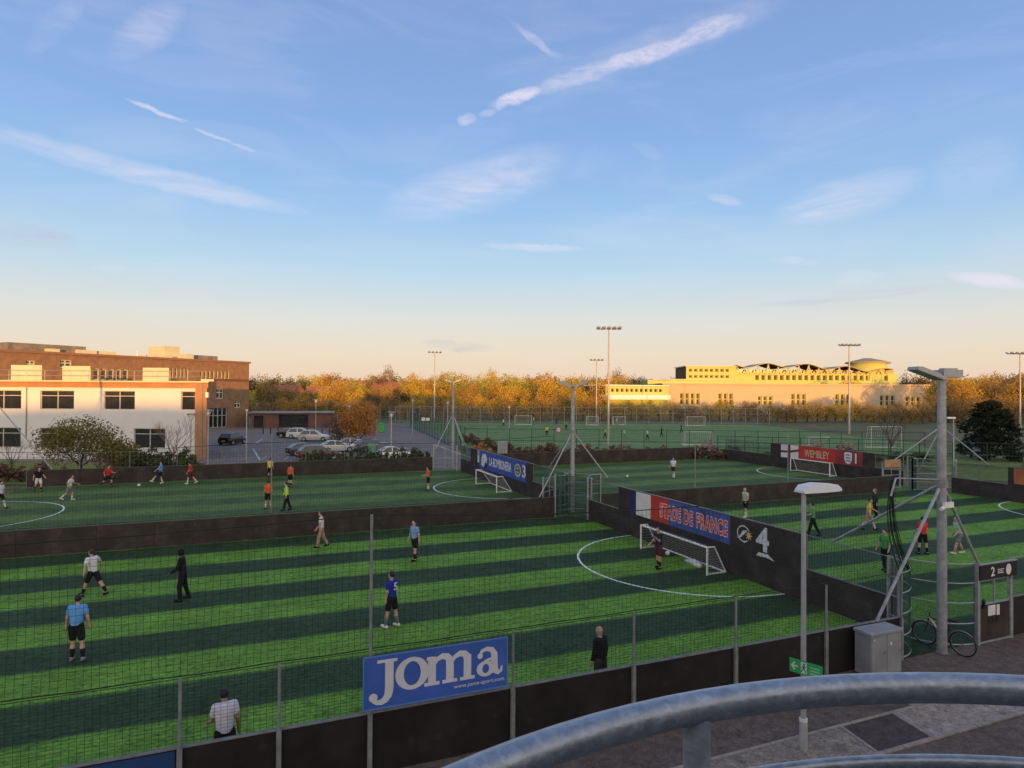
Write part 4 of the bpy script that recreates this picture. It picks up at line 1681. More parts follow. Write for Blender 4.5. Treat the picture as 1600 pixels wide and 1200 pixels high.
    if res < .034:
        fwd = rotv(fw, 'X', -R_(head[0]))
        for s in (-1, 1):
            c = hv + fwd * .088 * k + Vector((s * .03, 0, .012))
            q = MB()
            q.sphere(c, .009, .006, .006, 6, 4)
            part('eye', q, mat('eye dark', (.01, .009, .009), .3), root, False, True)
        c = hv + fwd * .088 * k - Vector((0, 0, .055))
        q = MB()
        q.sphere(c, .022, .008, .006, 6, 4)
        part('mouth', q, mat('lip', (.22, .08, .07), .5), root, False, True)
    if number:
        q = MB()
        v = fit2d(text2d(number, .02), -.085, 0, .085, .24)
        b0 = tr(chest - up * .12) + np.array((0, -.153, 0)) * 1.0
        ppl = Plane(b0, (1, 0, 0), (0, -1, 0), tuple(up))
        ppl.flat(q, v[0], v[1], .012)
        part('shirt_number', q, M_BWHITE, root, False, True)
    return root


CF = YAW                    # heading straight away from the camera
LEFT, RIGHT, AWAY, TOWARD = CF - PI / 2, CF + PI / 2, CF, CF + PI
G4, G3, G2, GF = 'players on the near bright pitch', 'players on the left dull pitch', 'players on the right bright pitch', 'players on the distant pitch'
WALK = ((18, 6), (-16, 14))
RUN = ((38, 45), (-24, 50))
person('player in white top and pink-tan trousers walking by the middle barrier', 3.46, 32.67, LEFT - .2, 1.74, 2, legs=((14, 6), (-12, 16)), arms=((10, 6, 30), (-8, 6, 20)), top='white', bottom='tan', longs=True, hair='brown', group=G4, res=.026)
person('player in pale blue shirt and black shorts walking towards the left', 7.11, 28.72, LEFT - .9, 1.8, 3, legs=((12, 4), (-14, 10)), arms=((-8, 10, 15), (8, 10, 15)), top='palesky', bottom='black', hair='black', group=G4, res=.026)
person('player in royal blue shirt with number 5 and white shoes', 4.42, 20.86, LEFT + .55, 1.78, 1, legs=((8, 2), (-5, 3)), arms=((-2, 8, 12), (4, 9, 14)), top='royal', bottom='black', socks='grey', shoes='white', hair='black', group=G4, res=.022, number='5', splay=(5, 6))
person('person all in black with dark cap facing left', -2.04, 26.24, LEFT - .25, 1.84, 6, legs=((10, 14), (-6, 8)), arms=((20, 8, 40), (14, 8, 46)), top='black', bottom='black', longs=True, sleeves=2, hood=True, skin=2, group=G4, res=.024, splay=(5, 7))
person('player in white shirt and black shorts striding with arms spread', -5.12, 27.9, LEFT + .35, 1.78, 8, legs=((26, 6), (-32, 8)), arms=((-30, 40, 20), (28, 45, 15)), top='white', bottom='black', hair='brown', group=G4, res=.024)
person('player in sky blue shirt seen from behind at the left', -4.34, 21.53, AWAY - .25, 1.8, 10, legs=((6, 18), (-4, 14)), arms=((8, 14, 12), (6, 16, 12)), top='sky', bottom='black', socks='black', shoes='grey', hair='black', group=G4, res=.022, splay=(-1, 9))
person('person in white tee with bowed head just inside the front barrier', -.31, 13.88, AWAY - .55, 1.76, 7, legs=((4, 4), (-4, 4)), arms=((20, 10, 50), (0, 12, 20)), top='lilac', bottom='black', socks='black', hair='black', head=(35, 0), group=G4, res=.02, skin=1)
person('bald man in black jacket standing just inside the front barrier', 8.27, 14.2, AWAY - .75, 1.75, 2, legs=((3, 2), (-3, 2)), arms=((4, 7, 12), (0, 8, 10)), top='black', bottom='darkgrey', longs=True, sleeves=2, bald=True, group=G4, res=.02)
person('goalkeeper in navy shirt and maroon shorts with folded arms', 16.61, 23.61, LEFT - .5, 1.78, 1, legs=((6, 2), (-6, 3)), arms=((35, 10, 95), (20, 8, 30)), top='navy', bottom='maroon', socks='black', hair='brown', group=G4, res=.024)
# left dull pitch
person('player in black top and white shorts near the left corner', -14.08, 57.57, RIGHT + .6, 1.78, 8, legs=((15, 20), (-15, 20)), arms=((20, 20, 40), (-20, 20, 40)), top='black', bottom='white', group=G3, res=.034)
person('player in white shirt and grey shorts jogging away from the left corner', -11.04, 52.29, RIGHT - .3, 1.78, 12, legs=((20, 25), (-18, 30)), arms=((30, 15, 50), (-20, 15, 60)), top='white', bottom='grey', socks='white', shoes='white', group=G3, res=.032)
person('player in red shirt running beside the far barrier', -9.83, 58.41, RIGHT + .4, 1.78, 8, legs=RUN, arms=((30, 12, 70), (-30, 12, 70)), top='red', bottom='black', group=G3, res=.034)
person('player in blue shirt kicking towards the white ball', -6.3, 58.97, LEFT - .3, 1.8, -8, legs=((42, 6), (-6, 6)), arms=((20, 40, 20), (-20, 35, 20)), top='sky', bottom='navy', socks='white', shoes='white', group=G3, res=.034)
person('player in dull red shirt behind the kicking player', -4.03, 58.16, LEFT - .2, 1.76, 6, legs=((20, 10), (-20, 18)), arms=((10, 10, 30), (-12, 10, 30)), top='red', bottom='maroon', socks='white', shoes='white', group=G3, res=.034)
person('player in white cut by the left edge of the picture', -14.27, 50.16, RIGHT, 1.78, 4, legs=WALK, top='white', bottom='black', socks='white', group=G3, res=.036)
person('player in yellow bib close to the far barrier', 1.99, 58.9, AWAY, 1.78, 2, legs=((4, 4), (-6, 4)), top='yellow', bottom='black', socks='black', group=G3, res=.034)
person('player in orange bib standing beyond the lime shirt', 3.29, 53.6, AWAY + .3, 1.8, 2, legs=((4, 4), (-6, 4)), top='orange', bottom='black', group=G3, res=.034)
person('player in orange shirt and white socks nearest the middle barrier', 1.4, 44.36, AWAY - .5, 1.8, 3, legs=((8, 8), (-6, 6)), arms=((8, 8, 30), (10, 8, 30)), top='orange', bottom='black', socks='white', group=G3, res=.03)
person('player in lime jacket and black trousers', 2.46, 43.26, LEFT - .3, 1.8, 4, legs=((14, 4), (-12, 8)), arms=((-5, 12, 20), (10, 10, 30)), top='lime', bottom='black', longs=True, sleeves=2, group=G3, res=.03)
person('goalkeeper in orange bib near the penalty arc', 12.99, 48.4, LEFT - .4, 1.76, 2, legs=((6, 4), (-6, 4)), arms=((20, 8, 60), (20, 8, 60)), top='orange', bottom='black', socks='white', group=G3, res=.032)
# right pitches
person('player in white alone on the far right dull pitch', 35.44, 48.2, LEFT - 1.0, 1.8, 4, legs=WALK, arms=((10, 14, 50), (-6, 14, 40)), top='lilac', bottom='darkgrey', socks='white', shoes='white', group='players on the right dull pitch', res=.034)
person('bald player in green bib by the banner wall', 28.41, 31.36, LEFT - .4, 1.8, 4, legs=((14, 6), (-10, 12)), arms=((10, 16, 40), (-8, 10, 30)), top='palegreen', bottom='black', socks='white', shoes='white', bald=True, group=G2, res=.03)
person('player in dark green partly behind the street lamp', 28.01, 25.91, LEFT + .5, 1.8, 2, legs=((16, 4), (-18, 10)), arms=((20, 14, 60), (0, 10, 20)), top='green', bottom='black', longs=True, group=G2, res=.03)
person('player in yellow bib seen through the gathered net', 32.27, 26.0, RIGHT + .6, 1.8, 6, legs=((24, 8), (-18, 14)), arms=((26, 14, 40), (-10, 12, 40)), top='yellow', bottom='tan', socks='white', group=G2, res=.03)
person('player in dark clothes beyond the yellow bib', 35.64, 28.24, LEFT, 1.8, 2, legs=((4, 4), (-6, 4)), top='darkgrey', bottom='black', longs=True, sleeves=2, hair='fair', group=G2, res=.032)
person('player in green bib close to the dividing mesh', 25.45, 19.68, LEFT - .4, 1.8, 4, legs=((8, 4), (-6, 8)), arms=((8, 14, 30), (4, 14, 30)), top='green', bottom='black', longs=True, group=G2, res=.028)
person('player in red shirt with back to the camera', 29.85, 21.15, AWAY, 1.76, 2, legs=((3, 3), (-3, 3)), arms=((10, 8, 40), (10, 8, 40)), top='red', bottom='black', socks='black', group=G2, res=.026, splay=(6, 6))
person('player in pale bib and white shoes walking left beside the mast stay', 31.48, 20.53, LEFT, 1.8, 8, legs=((26, 8), (-16, 10)), arms=((18, 10, 40), (-10, 10, 40)), top='palegreen', bottom='grey', socks='tan', shoes='white', hair='black', group=G2, res=.026)
# far pitch
for i, (px, dd, top_, bot_, lab, fc) in enumerate((
        (787, 138, 'white', 'black', 'tiny player in white at the left of the distant pitch', LEFT), (834, 150, 'lime', 'grey', 'tiny player in lime beside the distant left goal', RIGHT),
        (870, 146, 'black', 'black', 'tiny player in black between the distant goals', LEFT), (855, 110, 'yellow', 'black', 'tiny player in yellow and black in front of the round sign', AWAY),
        (885, 128, 'green', 'black', 'tiny player in green just left of the central mast', AWAY), (946, 106, 'lime', 'black', 'tiny player in lime left of the tall floodlight', RIGHT),
        (964, 148, 'white', 'tan', 'tiny player in white by the second distant goal', RIGHT), (976, 104, 'palegreen', 'green', 'tiny player in green trousers right of the tall floodlight', LEFT),
        (1012, 103, 'white', 'black', 'tiny player in white shirt and black trousers on the distant pitch', LEFT), (1034, 110, 'black', 'black', 'tiny player in black running on the distant pitch', RIGHT),
        (1065, 122, 'darkgrey', 'black', 'tiny player in dark grey near the right distant goal', LEFT), (953, 150, 'black', 'black', 'tiny player in black left of the second distant goal', AWAY))):
    pp = B(bear(px, dd), dd)
    person(lab, pp.x, pp.y, fc, 1.8, 4, legs=WALK, top=top_, bottom=bot_, longs=True, sleeves=2, res=.06, group=GF)

# balls
M_BALL = mat('white ball', (.70, .70, .68), .5, 0, .25, 14)
for lab, x, y in (('white football in front of the kicking player', -7.65, 57.98), ('white football alone on the far right dull pitch', 31.52, 49.59), ('white football inside the near goal', 18.3, 25.3)):
    q = MB()
    q.sphere((x, y, .11), .11, nu=14, nv=9)
    whole('football', q, M_BALL, lab, 'ball', (x, y, 0), None, 'all')
q = MB()
q.tube([(18.35, 23.0, .06), (18.45, 23.6, .10), (18.4, 24.1, .05)], [.10, .16, .08], 8)
whole('kit_bag', q, M_BWHITE, 'white bundle lying inside the near goal', 'bag', (18.4, 23.5, 0), None, 'all')

# ================================================================== car park and beyond (street grid turned by YAW)
def bsheet(name, pts, z, m):
    q = MB()
    q.add([tuple(B(r, d, z)) for r, d in pts], [tuple(range(len(pts)))])
    return struct(name, q, m)


bsheet('car_park', [(-60, 54), (-18, 54), (-2, 56.5), (-2, 60), (-6, 66), (-9, 86), (-17, 132), (-70, 132), (-70, 60)], -.02, M_CARPARK)
bsheet('road', [(-6.0, 60), (-.5, 60), (3.0, 64), (-9, 92), (-24, 150), (-32, 150), (-13, 90)], -.012, M_CARPARK)
bsheet('pavement', [(1.2, 66), (3.6, 66), (-7.6, 92), (-21.5, 150), (-24, 150), (-9.2, 92)], .02, mat('pavement slabs', (.155, .14, .14), .85, 0, .2, 1))
M_PAINT = mat('white road paint', (.50, .48, .47), .8, 0, .2, 3)
for pts in ([(-3.6, 71), (-3.4, 71), (-11.0, 92), (-11.25, 92)], [(-33.6, 84), (-33.4, 84), (-27.0, 70), (-27.25, 70)], [(-38.5, 100), (-38.3, 100), (-36.2, 92), (-36.4, 92)]):
    bsheet('road_marking', pts, .004, M_PAINT)
for i in range(7):
    r0, d0 = -27.2 + 2.5 * i, 70.2 + .25 * i
    bsheet('road_marking', [(r0, d0), (r0 + .1, d0), (r0 - .9, d0 + 4.6), (r0 - 1.0, d0 + 4.6)], .004, M_PAINT)
bsheet('verge', [(-24, 53.5), (-1.5, 57.0), (-3.0, 59.2), (-24, 56.5)], -.010, M_VERGE)
bsheet('verge', [(-62, 50.5), (-30, 51.5), (-31, 64), (-62, 69)], -.008, M_VERGE)
bsheet('grass_field', [(40, 58), (90, 40), (130, 90), (46, 78)], -.014, M_VERGE)

# ------------------------------------------------------------------ foliage


def leaf_cloud(q, rg, c, rad, n, size, m=0, flat=1.0, clumps=None, wob=.35):
    """small leaf faces gathered in clumps through an ellipsoid"""
    if clumps is None:
        clumps = max(6, n // 60)
    cl = []
    for _ in range(clumps):
        while True:
            v = Vector((rg.uniform(-1, 1), rg.uniform(-1, 1), rg.uniform(-1, 1)))
            if .25 < v.length < 1:
                break
        cl.append((Vector((c[0] + v.x * rad[0] * .8, c[1] + v.y * rad[1] * .8, c[2] + v.z * rad[2] * .8)), rg.uniform(.22, .42)))
    R3 = max(rad)
    for _ in range(n):
        cc, rr = rg.choice(cl)
        v = Vector((rg.gauss(0, 1), rg.gauss(0, 1), rg.gauss(0, 1))).normalized() * rr * (rg.random() ** .4)
        p = cc + Vector((v.x * rad[0], v.y * rad[1], v.z * rad[2] * flat))
        a = Vector((rg.gauss(0, 1), rg.gauss(0, 1), rg.gauss(0, 1))).normalized()
        b = a.cross(Vector((rg.gauss(0, 1), rg.gauss(0, 1), rg.gauss(0, 1)))).normalized()
        s = size * rg.uniform(.6, 1.4)
        q.add([p - a * s * .5, p + b * s * .3, p + a * s * .5, p - b * s * .3], [(0, 1, 2, 3)], m)
    return q


def branches(q, rg, p, d, L, r, lvl, maxl, ends, spread=.6, n=(2, 3), shrink=.68, upw=.15, sides=5):
    pts = [p]
    cur, dd = p, d.normalized()
    for k in range(3):
        dd = (dd + Vector((rg.gauss(0, .12), rg.gauss(0, .12), rg.gauss(0, .08) + upw * .25))).normalized()
        cur = cur + dd * L / 3
        pts.append(cur)
    q.tube(pts, [r, r * .86, r * .74, r * .6], sides if lvl < 2 else 3, caps=False)
    ends.append((cur, lvl))
    if lvl >= maxl:
        return
    for i in range(rg.randint(*n)):
        f = rg.uniform(.45, 1.0)
        st = pts[-1] if i == 0 else pts[1].lerp(pts[3], f)
        nd = (dd + Vector((rg.uniform(-1, 1), rg.uniform(-1, 1), rg.uniform(-.3, .8))).normalized() * spread * rg.uniform(.7, 1.4) + Vector((0, 0, upw))).normalized()
        branches(q, rg, st, nd, L * shrink * rg.uniform(.8, 1.2), r * .58, lvl + 1, maxl, ends, spread, n, shrink, upw, sides)


BARK = mat('bark', (.05, .038, .028), .9, 0, .3, 3)
TWIG = mat('pale twigs', (.16, .10, .065), .85, 0, .3, 3)


def make_tree(name, label, x, y, h, rad, leafm, bark=BARK, seed=1, nleaf=2500, lsize=.18, trunk=.35, maxl=3, group=None, twigs=True, z0=0., shape=(1, 1, .8), cl=None):
    rg = random.Random(seed)
    t = thing(name, label, 'tree', (x, y, z0), 0, group)
    q = MB()
    ends = []
    tr_h = h * trunk
    q.tube([(0, 0, -.1), (.02, 0, tr_h * .5), (0, .03, tr_h)], [h * .028, h * .022, h * .018], 7, caps=False)
    for i in range(5):
        a = 2 * PI * i / 5 + rg.uniform(-.4, .4)
        branches(q, rg, Vector((0, 0, tr_h * rg.uniform(.75, 1.0))), Vector((math.cos(a) * .8, math.sin(a) * .8, rg.uniform(.5, 1.2))), h * .26, h * .011, 1, maxl, ends)
    part('trunk', q, bark, t, False, True)
    if leafm:
        q = MB()
        leaf_cloud(q, rg, (0, 0, tr_h + (h - tr_h) * .5), (rad * shape[0], rad * shape[1], (h - tr_h) * .5 * 1.05), nleaf, lsize, clumps=cl)
        part('crown', q, leafm, t, False, True)
    return t


# tree by the left building, small bare trees, orange tree in the car park
LM_SPRING = leaf_mat('spring leaves', (.085, .075, .018), (.23, .185, .045))
LM_ORANGE = leaf_mat('russet leaves', (.34, .15, .045), (.55, .26, .07))
LM_HEDGE = leaf_mat('hedge leaves', (.035, .05, .014), (.09, .10, .03))
LM_DARK = leaf_mat('dark conifer needles', (.006, .011, .006), (.022, .030, .014), .1)
LM_BROWN = leaf_mat('brown shrub leaves', (.10, .05, .03), (.22, .12, .08))
LM_PINK = leaf_mat('pale blossom', (.30, .20, .17), (.42, .30, .26))
p = B(bear(128, 57), 57)
make_tree('spreading_tree', 'spreading olive-green spring tree in front of the white building', p.x, p.y, 5.2, 3.9, LM_SPRING, seed=4, nleaf=8000, lsize=.17, trunk=.18, maxl=4, shape=(1, .8, 1), cl=170)
p = B(bear(182, 56.5), 56.5)
make_tree('spreading_tree', 'lower olive-green bush tree right of the spreading tree', p.x, p.y, 3.4, 2.2, LM_SPRING, seed=14, nleaf=4500, lsize=.19, trunk=.15, maxl=3, cl=50)


def bare_tree(label, x, y, h, seed, bark=TWIG, maxl=5, spread=.62, z0=0, group=None, r0=.016):
    rg = random.Random(seed)
    t = thing('bare_tree', label, 'tree', (x, y, z0), 0, group)
    q = MB()
    ends = []
    q.tube([(0, 0, -.1), (0, .02, h * .2), (.02, 0, h * .33)], [h * .018, h * .014, h * .012], 6, caps=False)
    part('trunk', q, bark, t, False, True)
    q = MB()
    for i in range(6):
        a = 2 * PI * i / 6 + rg.uniform(-.4, .4)
        branches(q, rg, Vector((0, 0, h * rg.uniform(.2, .33))), Vector((math.cos(a) * .7, math.sin(a) * .7, rg.uniform(.7, 1.5))), h * .24, h * r0 * .6, 1, maxl, ends, spread, (2, 3), .74, .12, 4)
    part('crown', q, bark, t, False, True)
    return t


p = B(bear(273, 60), 60)
bare_tree('small bare pale-twigged tree by the lower windows of the white building', p.x, p.y, 5.0, 21)
p = B(bear(20, 58), 58)
bare_tree('thin bare tree near the left edge beyond the barrier', p.x, p.y, 3.6, 22, mat('dark twigs', (.06, .045, .03), .9))
p = B(bear(1392, 74), 74)
bare_tree('broad bare tree in front of the long pale building', p.x, p.y, 6.8, 23, mat('olive twigs', (.09, .065, .03), .9), 5, .75)
p = B(bear(562, 90), 90)
make_tree('russet_tree', 'rounded russet-orange tree among the parked cars', p.x, p.y, 6.2, 3.2, LM_ORANGE, seed=6, nleaf=8000, lsize=.22, trunk=.12, maxl=4, cl=110)
p = B(bear(530, 92), 92)
make_tree('russet_tree', 'low brownish bush tree left of the russet tree', p.x, p.y, 4.2, 2.4, LM_BROWN, seed=61, nleaf=2000, lsize=.2, trunk=.12, maxl=3, cl=60)
# conifer
p = B(bear(1545, 76), 76)
t = thing('conifer_tree', 'broad dark conifer beyond the right-hand pitch', 'tree', (p.x, p.y, 0))
q = MB()
q.tube([(0, 0, -.1), (0, 0, 6.4)], [.22, .05], 7)
part('trunk', q, BARK, t, False, True)
rg = random.Random(8)
q = MB()
for i in range(190):
    f = rg.random() ** 1.15
    z = .25 + f * 6.4
    w = (4.1 * math.sin(min(1, (1.06 - f) * 1.25) * PI / 2) + .25) * rg.uniform(.72, 1.05)
    a = rg.uniform(0, 2 * PI)
    leaf_cloud(q, rg, (math.cos(a) * w * .72, math.sin(a) * w * .72, z), (.85, .85, .42), 110, .20, clumps=6)
leaf_cloud(q, rg, (0, 0, 2.8), (2.4, 2.4, 2.6), 2500, .25, clumps=60)
part('crown', q, LM_DARK, t, False, True)

# hedges and shrubs: each bush on its own, sharing a few crowns
SHR = {}


def shrub(name, label, x, y, w, h, lm, seed, group=None, z=0, n=500, ls=.13):
    key = (lm.name, seed % 3, n)
    if key not in SHR:
        rg = random.Random(seed)
        q = MB()
        leaf_cloud(q, rg, (0, 0, .5), (.5, .5, .5), n, ls, clumps=22)
        st = MB()
        for i in range(7):
            a = rg.uniform(0, 6.28)
            st.tube([(0, 0, -.05), (math.cos(a) * .3, math.sin(a) * .3, .7)], [.02, .006], 4, caps=False)
        SHR[key] = (q.mesh('foliage', lm), st.mesh('stem', BARK))
    t = thing(name, label, 'shrub', (x, y, z), 0, group)
    t.scale = (w, w, h)
    t.rotation_euler = (0, 0, RNG.uniform(0, 6))
    link('foliage', SHR[key][0], t)
    link('stem', SHR[key][1], t)
    return t


for i in range(11):
    f = i / 10
    shrub('hedge_bush', 'green hedge bush along the barrier by the parked cars', 5.2 + 11.0 * f, 61.7 + .15 * math.sin(i * 2), 1.6, 2.1 + .25 * math.sin(i * 1.7), LM_HEDGE, i, 'hedge by the parked cars', n=700)
for i, x in enumerate((214, 226, 238, 250, 262, 290, 300)):
    p = B(bear(x, 56 + (i % 3)), 56 + (i % 3))
    shrub('garden_bush', 'dark green bush at the foot of the white building', p.x, p.y, 2.2, 2.0 + .3 * (i % 3), LM_HEDGE, i, 'bushes under the white building', n=700)
for i, x in enumerate((-6, 14, 34, 70, 96, 160, 190)):
    p = B(bear(x, 53), 53)
    shrub('garden_bush', 'brown scrubby bush behind the left barrier', p.x, p.y, 2.0, 1.3 + .3 * (i % 2), LM_BROWN, i, 'brown bushes at the left', n=500)
for i in range(20):
    r = 3.5 + 1.25 * i
    p = B(r, 76.5 + 1.2 * math.sin(i * 2.2) - .12 * i)
    shrub('fence_shrub', 'brown shrub along the near fence of the distant pitch', p.x, p.y, 2.2, 1.3 + .35 * math.sin(i * 1.9), LM_BROWN, i, 'brown shrubs by the distant pitch fence', n=500)
for i in range(12):
    f = i / 11
    p = B(-.5 - 9.5 * f, 70 + 26 * f)
    shrub('roadside_shrub', 'brown shrub beside the road along the green fence', p.x + 2.9, p.y, 2.0, 1.3 + .3 * math.sin(i * 2.3), LM_BROWN, i, 'roadside shrubs', n=500)
p = B(bear(752, 70), 70)
shrub('copper_bush', 'bright copper bush above the blue banner', p.x, p.y, 2.6, 2.2, LM_ORANGE, 2, n=700)
for i, (x, d) in enumerate(((1278, 72), (1318, 74), (1108, 76))):
    p = B(bear(x, d), d)
    shrub('pale_shrub', ('pale pinkish shrub above the red banner', 'broad pale pinkish shrub right of the red banner top', 'pale shrub at the corner of the far right pitch')[i], p.x, p.y, 2.8, 2.1, LM_PINK, i, n=700)
for i in range(7):
    p = B(bear(1200 + 40 * i, 71 + i % 2), 71 + i % 2)
    shrub('low_hedge', 'dark low hedge behind the far right pitch', p.x, p.y, 3.0, 1.2, LM_HEDGE, i, 'low hedge at the right', n=500)

# ------------------------------------------------------------------ the distant pitch
tfar = turf_mat('distant turf', 0, 3.0, (.150, .230, .070), (.132, .205, .064), edge=.3)
bsheet('turf', [(-6, 82), (54, 80), (62, 100), (58, 154), (-26, 154), (-21, 135)], .0, tfar)
for (r0, d0, r1, d1) in ((-8.5, 95, 50, 95), (-22, 150, 56, 150)):
    w = .12
    bsheet('pitch_marking', [(r0 - w, d0 - w), (r1 + w, d0 - w), (r1 + w, d1 + w), (r0 - w, d1 + w)] if r0 != r1 else [(r0 - .1, d0), (r0 + .1, d0), (r1 + .1, d1), (r1 - .1, d1)], .006, M_LINE)


def mesh_fence(label, pts, h, step, mp, mw, rr=.03, bars=(.08, .5, .98), wires=None):
    """posts, level bars and wire infill along a run in the street grid"""
    a = B(*pts[0])
    t = thing('mesh_fence', label, 'fence', tuple(a))
    pm = MB()
    pm.tube([(0, 0, -.05), (0, 0, h)], rr, 6)
    pmesh = pm.mesh('post', mp)
    for (r0, d0), (r1, d1) in zip(pts[:-1], pts[1:]):
        p0, p1 = B(r0, d0), B(r1, d1)
        L_ = (p1 - p0).length
        n = max(1, round(L_ / step))
        for i in range(n + 1):
            o = link('post', pmesh, t)
            o.location = p0.lerp(p1, i / n) - a
        for b in bars:
            q = MB()
            q.tube([p0 + Vector((0, 0, b * h)), p1 + Vector((0, 0, b * h))], rr * .6, 4)
            part('rail', q, mp, t)
        if wires:
            q = MB()
            dv, dh, rw = wires
            for i in range(int(L_ / dv)):
                pp = p0.lerp(p1, i * dv / L_)
                q.tube([pp + Vector((0, 0, .05)), pp + Vector((0, 0, h))], rw, 3, caps=False)
            for j in range(int(h / dh)):
                q.tube([p0 + Vector((0, 0, .05 + j * dh)), p1 + Vector((0, 0, .05 + j * dh))], rw, 3, caps=False)
            part('mesh_panel', q, mw, t)
    return t


M_PINKP = mat('pale fence post', (.34, .30, .30), .6, .1, .15, 2)
mesh_fence('dark green mesh fence along the near side of the distant pitch', [(-5.8, 80.5), (8, 80), (30, 79), (50, 78.5)], 3.0, 2.6, M_GREENP, M_GREEN, .04, wires=(.25, .3, .006))
mesh_fence('dark green mesh fence beside the road, left of the distant pitch', [(-5.8, 80.6), (-21, 134)], 3.2, 2.9, M_GREENP, M_GREEN, .045, wires=(.25, .3, .007))
mesh_fence('tall pale-posted fence along the far side of the distant pitch', [(-28, 156), (62, 156)], 3.9, 2.9, M_PINKP, M_GALVD, .05, bars=(.05, .62, .98), wires=(.3, .3, .008))
mesh_fence('pale-posted fence across the back of the car park road', [(-30, 138), (-16, 128), (-6, 126)], 4.2, 3.0, M_GALVD, M_GREEN, .05, bars=(.05, .5, .98), wires=(.3, .3, .01))
mesh_fence('green mesh fence behind the far right pitch near the shrubs', [(24, 75.5), (44, 70), (60, 62)], 2.6, 2.8, M_GREENP, M_GREEN, .045, wires=(.3, .3, .007))


M_DWHITE = mat('dull white goal paint', (.46, .45, .43), .6, 0, .12, 2)


def far_goal(label, px, d, w, h, dep=1.6):
    c = B(bear(px, d), d)
    t = thing('goal', label, 'goal', tuple(c))
    t.rotation_euler = (0, 0, -YAW)
    for s in (-1, 1):
        q = MB()
        q.tube([(s * w / 2, 0, 0), (s * w / 2, 0, h)], .055, 6)
        part('post', q, M_DWHITE, t, False, True)
        q = MB()
        q.tube([(s * w / 2, 0, h), (s * w / 2, dep * .5, h), (s * w / 2, dep, 0.03), (s * w / 2, 0, .03)], .04, 6)
        part('stay', q, M_DWHITE, t, False, True)
    q = MB()
    q.tube([(-w / 2, 0, h), (w / 2, 0, h)], .055, 6)
    part('crossbar', q, M_DWHITE, t, False, True)
    q = MB()
    q.tube([(-w / 2, dep, .03), (w / 2, dep, .03)], .05, 6)
    part('base_bar', q, M_WHITE, t, False, True)
    q = MB()
    for i in range(1, 14):
        x = -w / 2 + w * i / 14
        q.tube([(x, dep * .5, h), (x, dep, .05)], .012, 3, caps=False)
    for i in range(1, 7):
        q.tube([(-w / 2, dep * (.5 + .5 * i / 7), h * (1 - i / 7)), (w / 2, dep * (.5 + .5 * i / 7), h * (1 - i / 7))], .012, 3, caps=False)
    part('goal_net', q, M_NETW, t, False, True)
    return t


far_goal('distant white goal at the left end of the far fence', 818, 146, 3.8, 2.1)
far_goal('distant pale goal left of the tall floodlight', 926, 146, 2.6, 2.0)
far_goal('distant pale goal right of the tall floodlight', 968, 147, 2.8, 2.0)
far_goal('distant white goal towards the right of the far fence', 1088, 146, 4.0, 2.1)
far_goal('white goal on the distant pitch above the lone player in white', 1092, 92, 3.9, 2.0)
far_goal('pale goal frame behind the low hedge at the right', 1280, 84, 2.6, 1.9)
far_goal('tall pale goal frame by the bare tree at the right', 1385, 90, 4.2, 3.0)

# ------------------------------------------------------------------ tall floodlights
M_TALLP = mat('tall mast steel', (.36, .35, .34), .5, .2, .12, 1)


def tall_light(label, px, d, h, r=.16, nh=5, w=2.6, tw=0.):
    c = B(bear(px, d), d)
    t = thing('tall_floodlight', label, 'floodlight', tuple(c), -YAW + tw)
    q = MB()
    q.tube([(0, 0, -.1), (0, 0, h * .5), (0, 0, h)], [r, r * .8, r * .55], 10)
    part('mast_pole', q, M_TALLP, t, True, True)
    q = MB()
    q.box((-w / 2, -.06, h - .06), (w / 2, .06, h + .06))
    q.box((-w * .35, -.7, h - .05), (-w * .35 + .1, .7, h + .05))
    q.box((w * .35 - .1, -.7, h - .05), (w * .35, .7, h + .05))
    part('cross_arm', q, M_GALVD, t, False, True)
    for i in range(nh):
        for yy in (-.55, .45):
            x = -w / 2 + w * i / (nh - 1)
            q = MB()
            q.obox((x, yy, h + .12), (.2, 0, 0), (0, .25 * math.cos(.5), -.25 * math.sin(.5) * (1 if yy < 0 else -1)), (0, .06, .1))
            lm = part('lamp_head', q, M_LAMP, t, False, True)
    return t


tall_light('tallest floodlight on the distant pitch, left of the pale buildings', 951, 92, lev(514, 951, 92), .17, 5, 3.0)
tall_light('floodlight just left of the tallest one, farther away', 932, 158, lev(563, 932, 158), .17, 4, 2.8)
tall_light('floodlight rising over the trees beyond the car park', 679, 160, lev(551, 679, 160), .2, 4, 2.8, .2)
tall_light('floodlight in front of the wavy-roofed building', 1327, 122, lev(540, 1327, 122), .2, 5, 3.2)
tall_light('floodlight at the right edge of the picture', 1594, 110, lev(553, 1594, 110), .16, 5, 3.6)


# ------------------------------------------------------------------ car park lamps and signs
def v_lamp(label, px, d, h, group=None, head=1.0):
    c = B(bear(px, d), d)
    t = thing('car_park_lamp', label, 'lamp', tuple(c), -YAW, group)
    q = MB()
    q.tube([(0, 0, -.05), (0, 0, h - .75 * head)], [.07, .055], 8)
    part('pole', q, M_LPOST, t, True, True)
    q = MB()
    for s in (-1, 1):
        q.tube([(0, 0, h - .78 * head), (s * .32 * head, 0, h - .1)], .04, 6)
    part('yoke', q, M_LPOST, t, True, True)
    q = MB()
    q.tube([(0, 0, h - .14), (0, 0, h - .04), (0, 0, h)], [.34 * head, .38 * head, .30 * head], 14)
    part('lamp_head', q, M_LAMP, t, True, True)
    q = MB()
    q.tube([(0, 0, h - .55 * head), (0, 0, h - .2)], [.06, .13], 10)
    part('lamp_glass', q, M_WHITE, t, True, True)
    return t


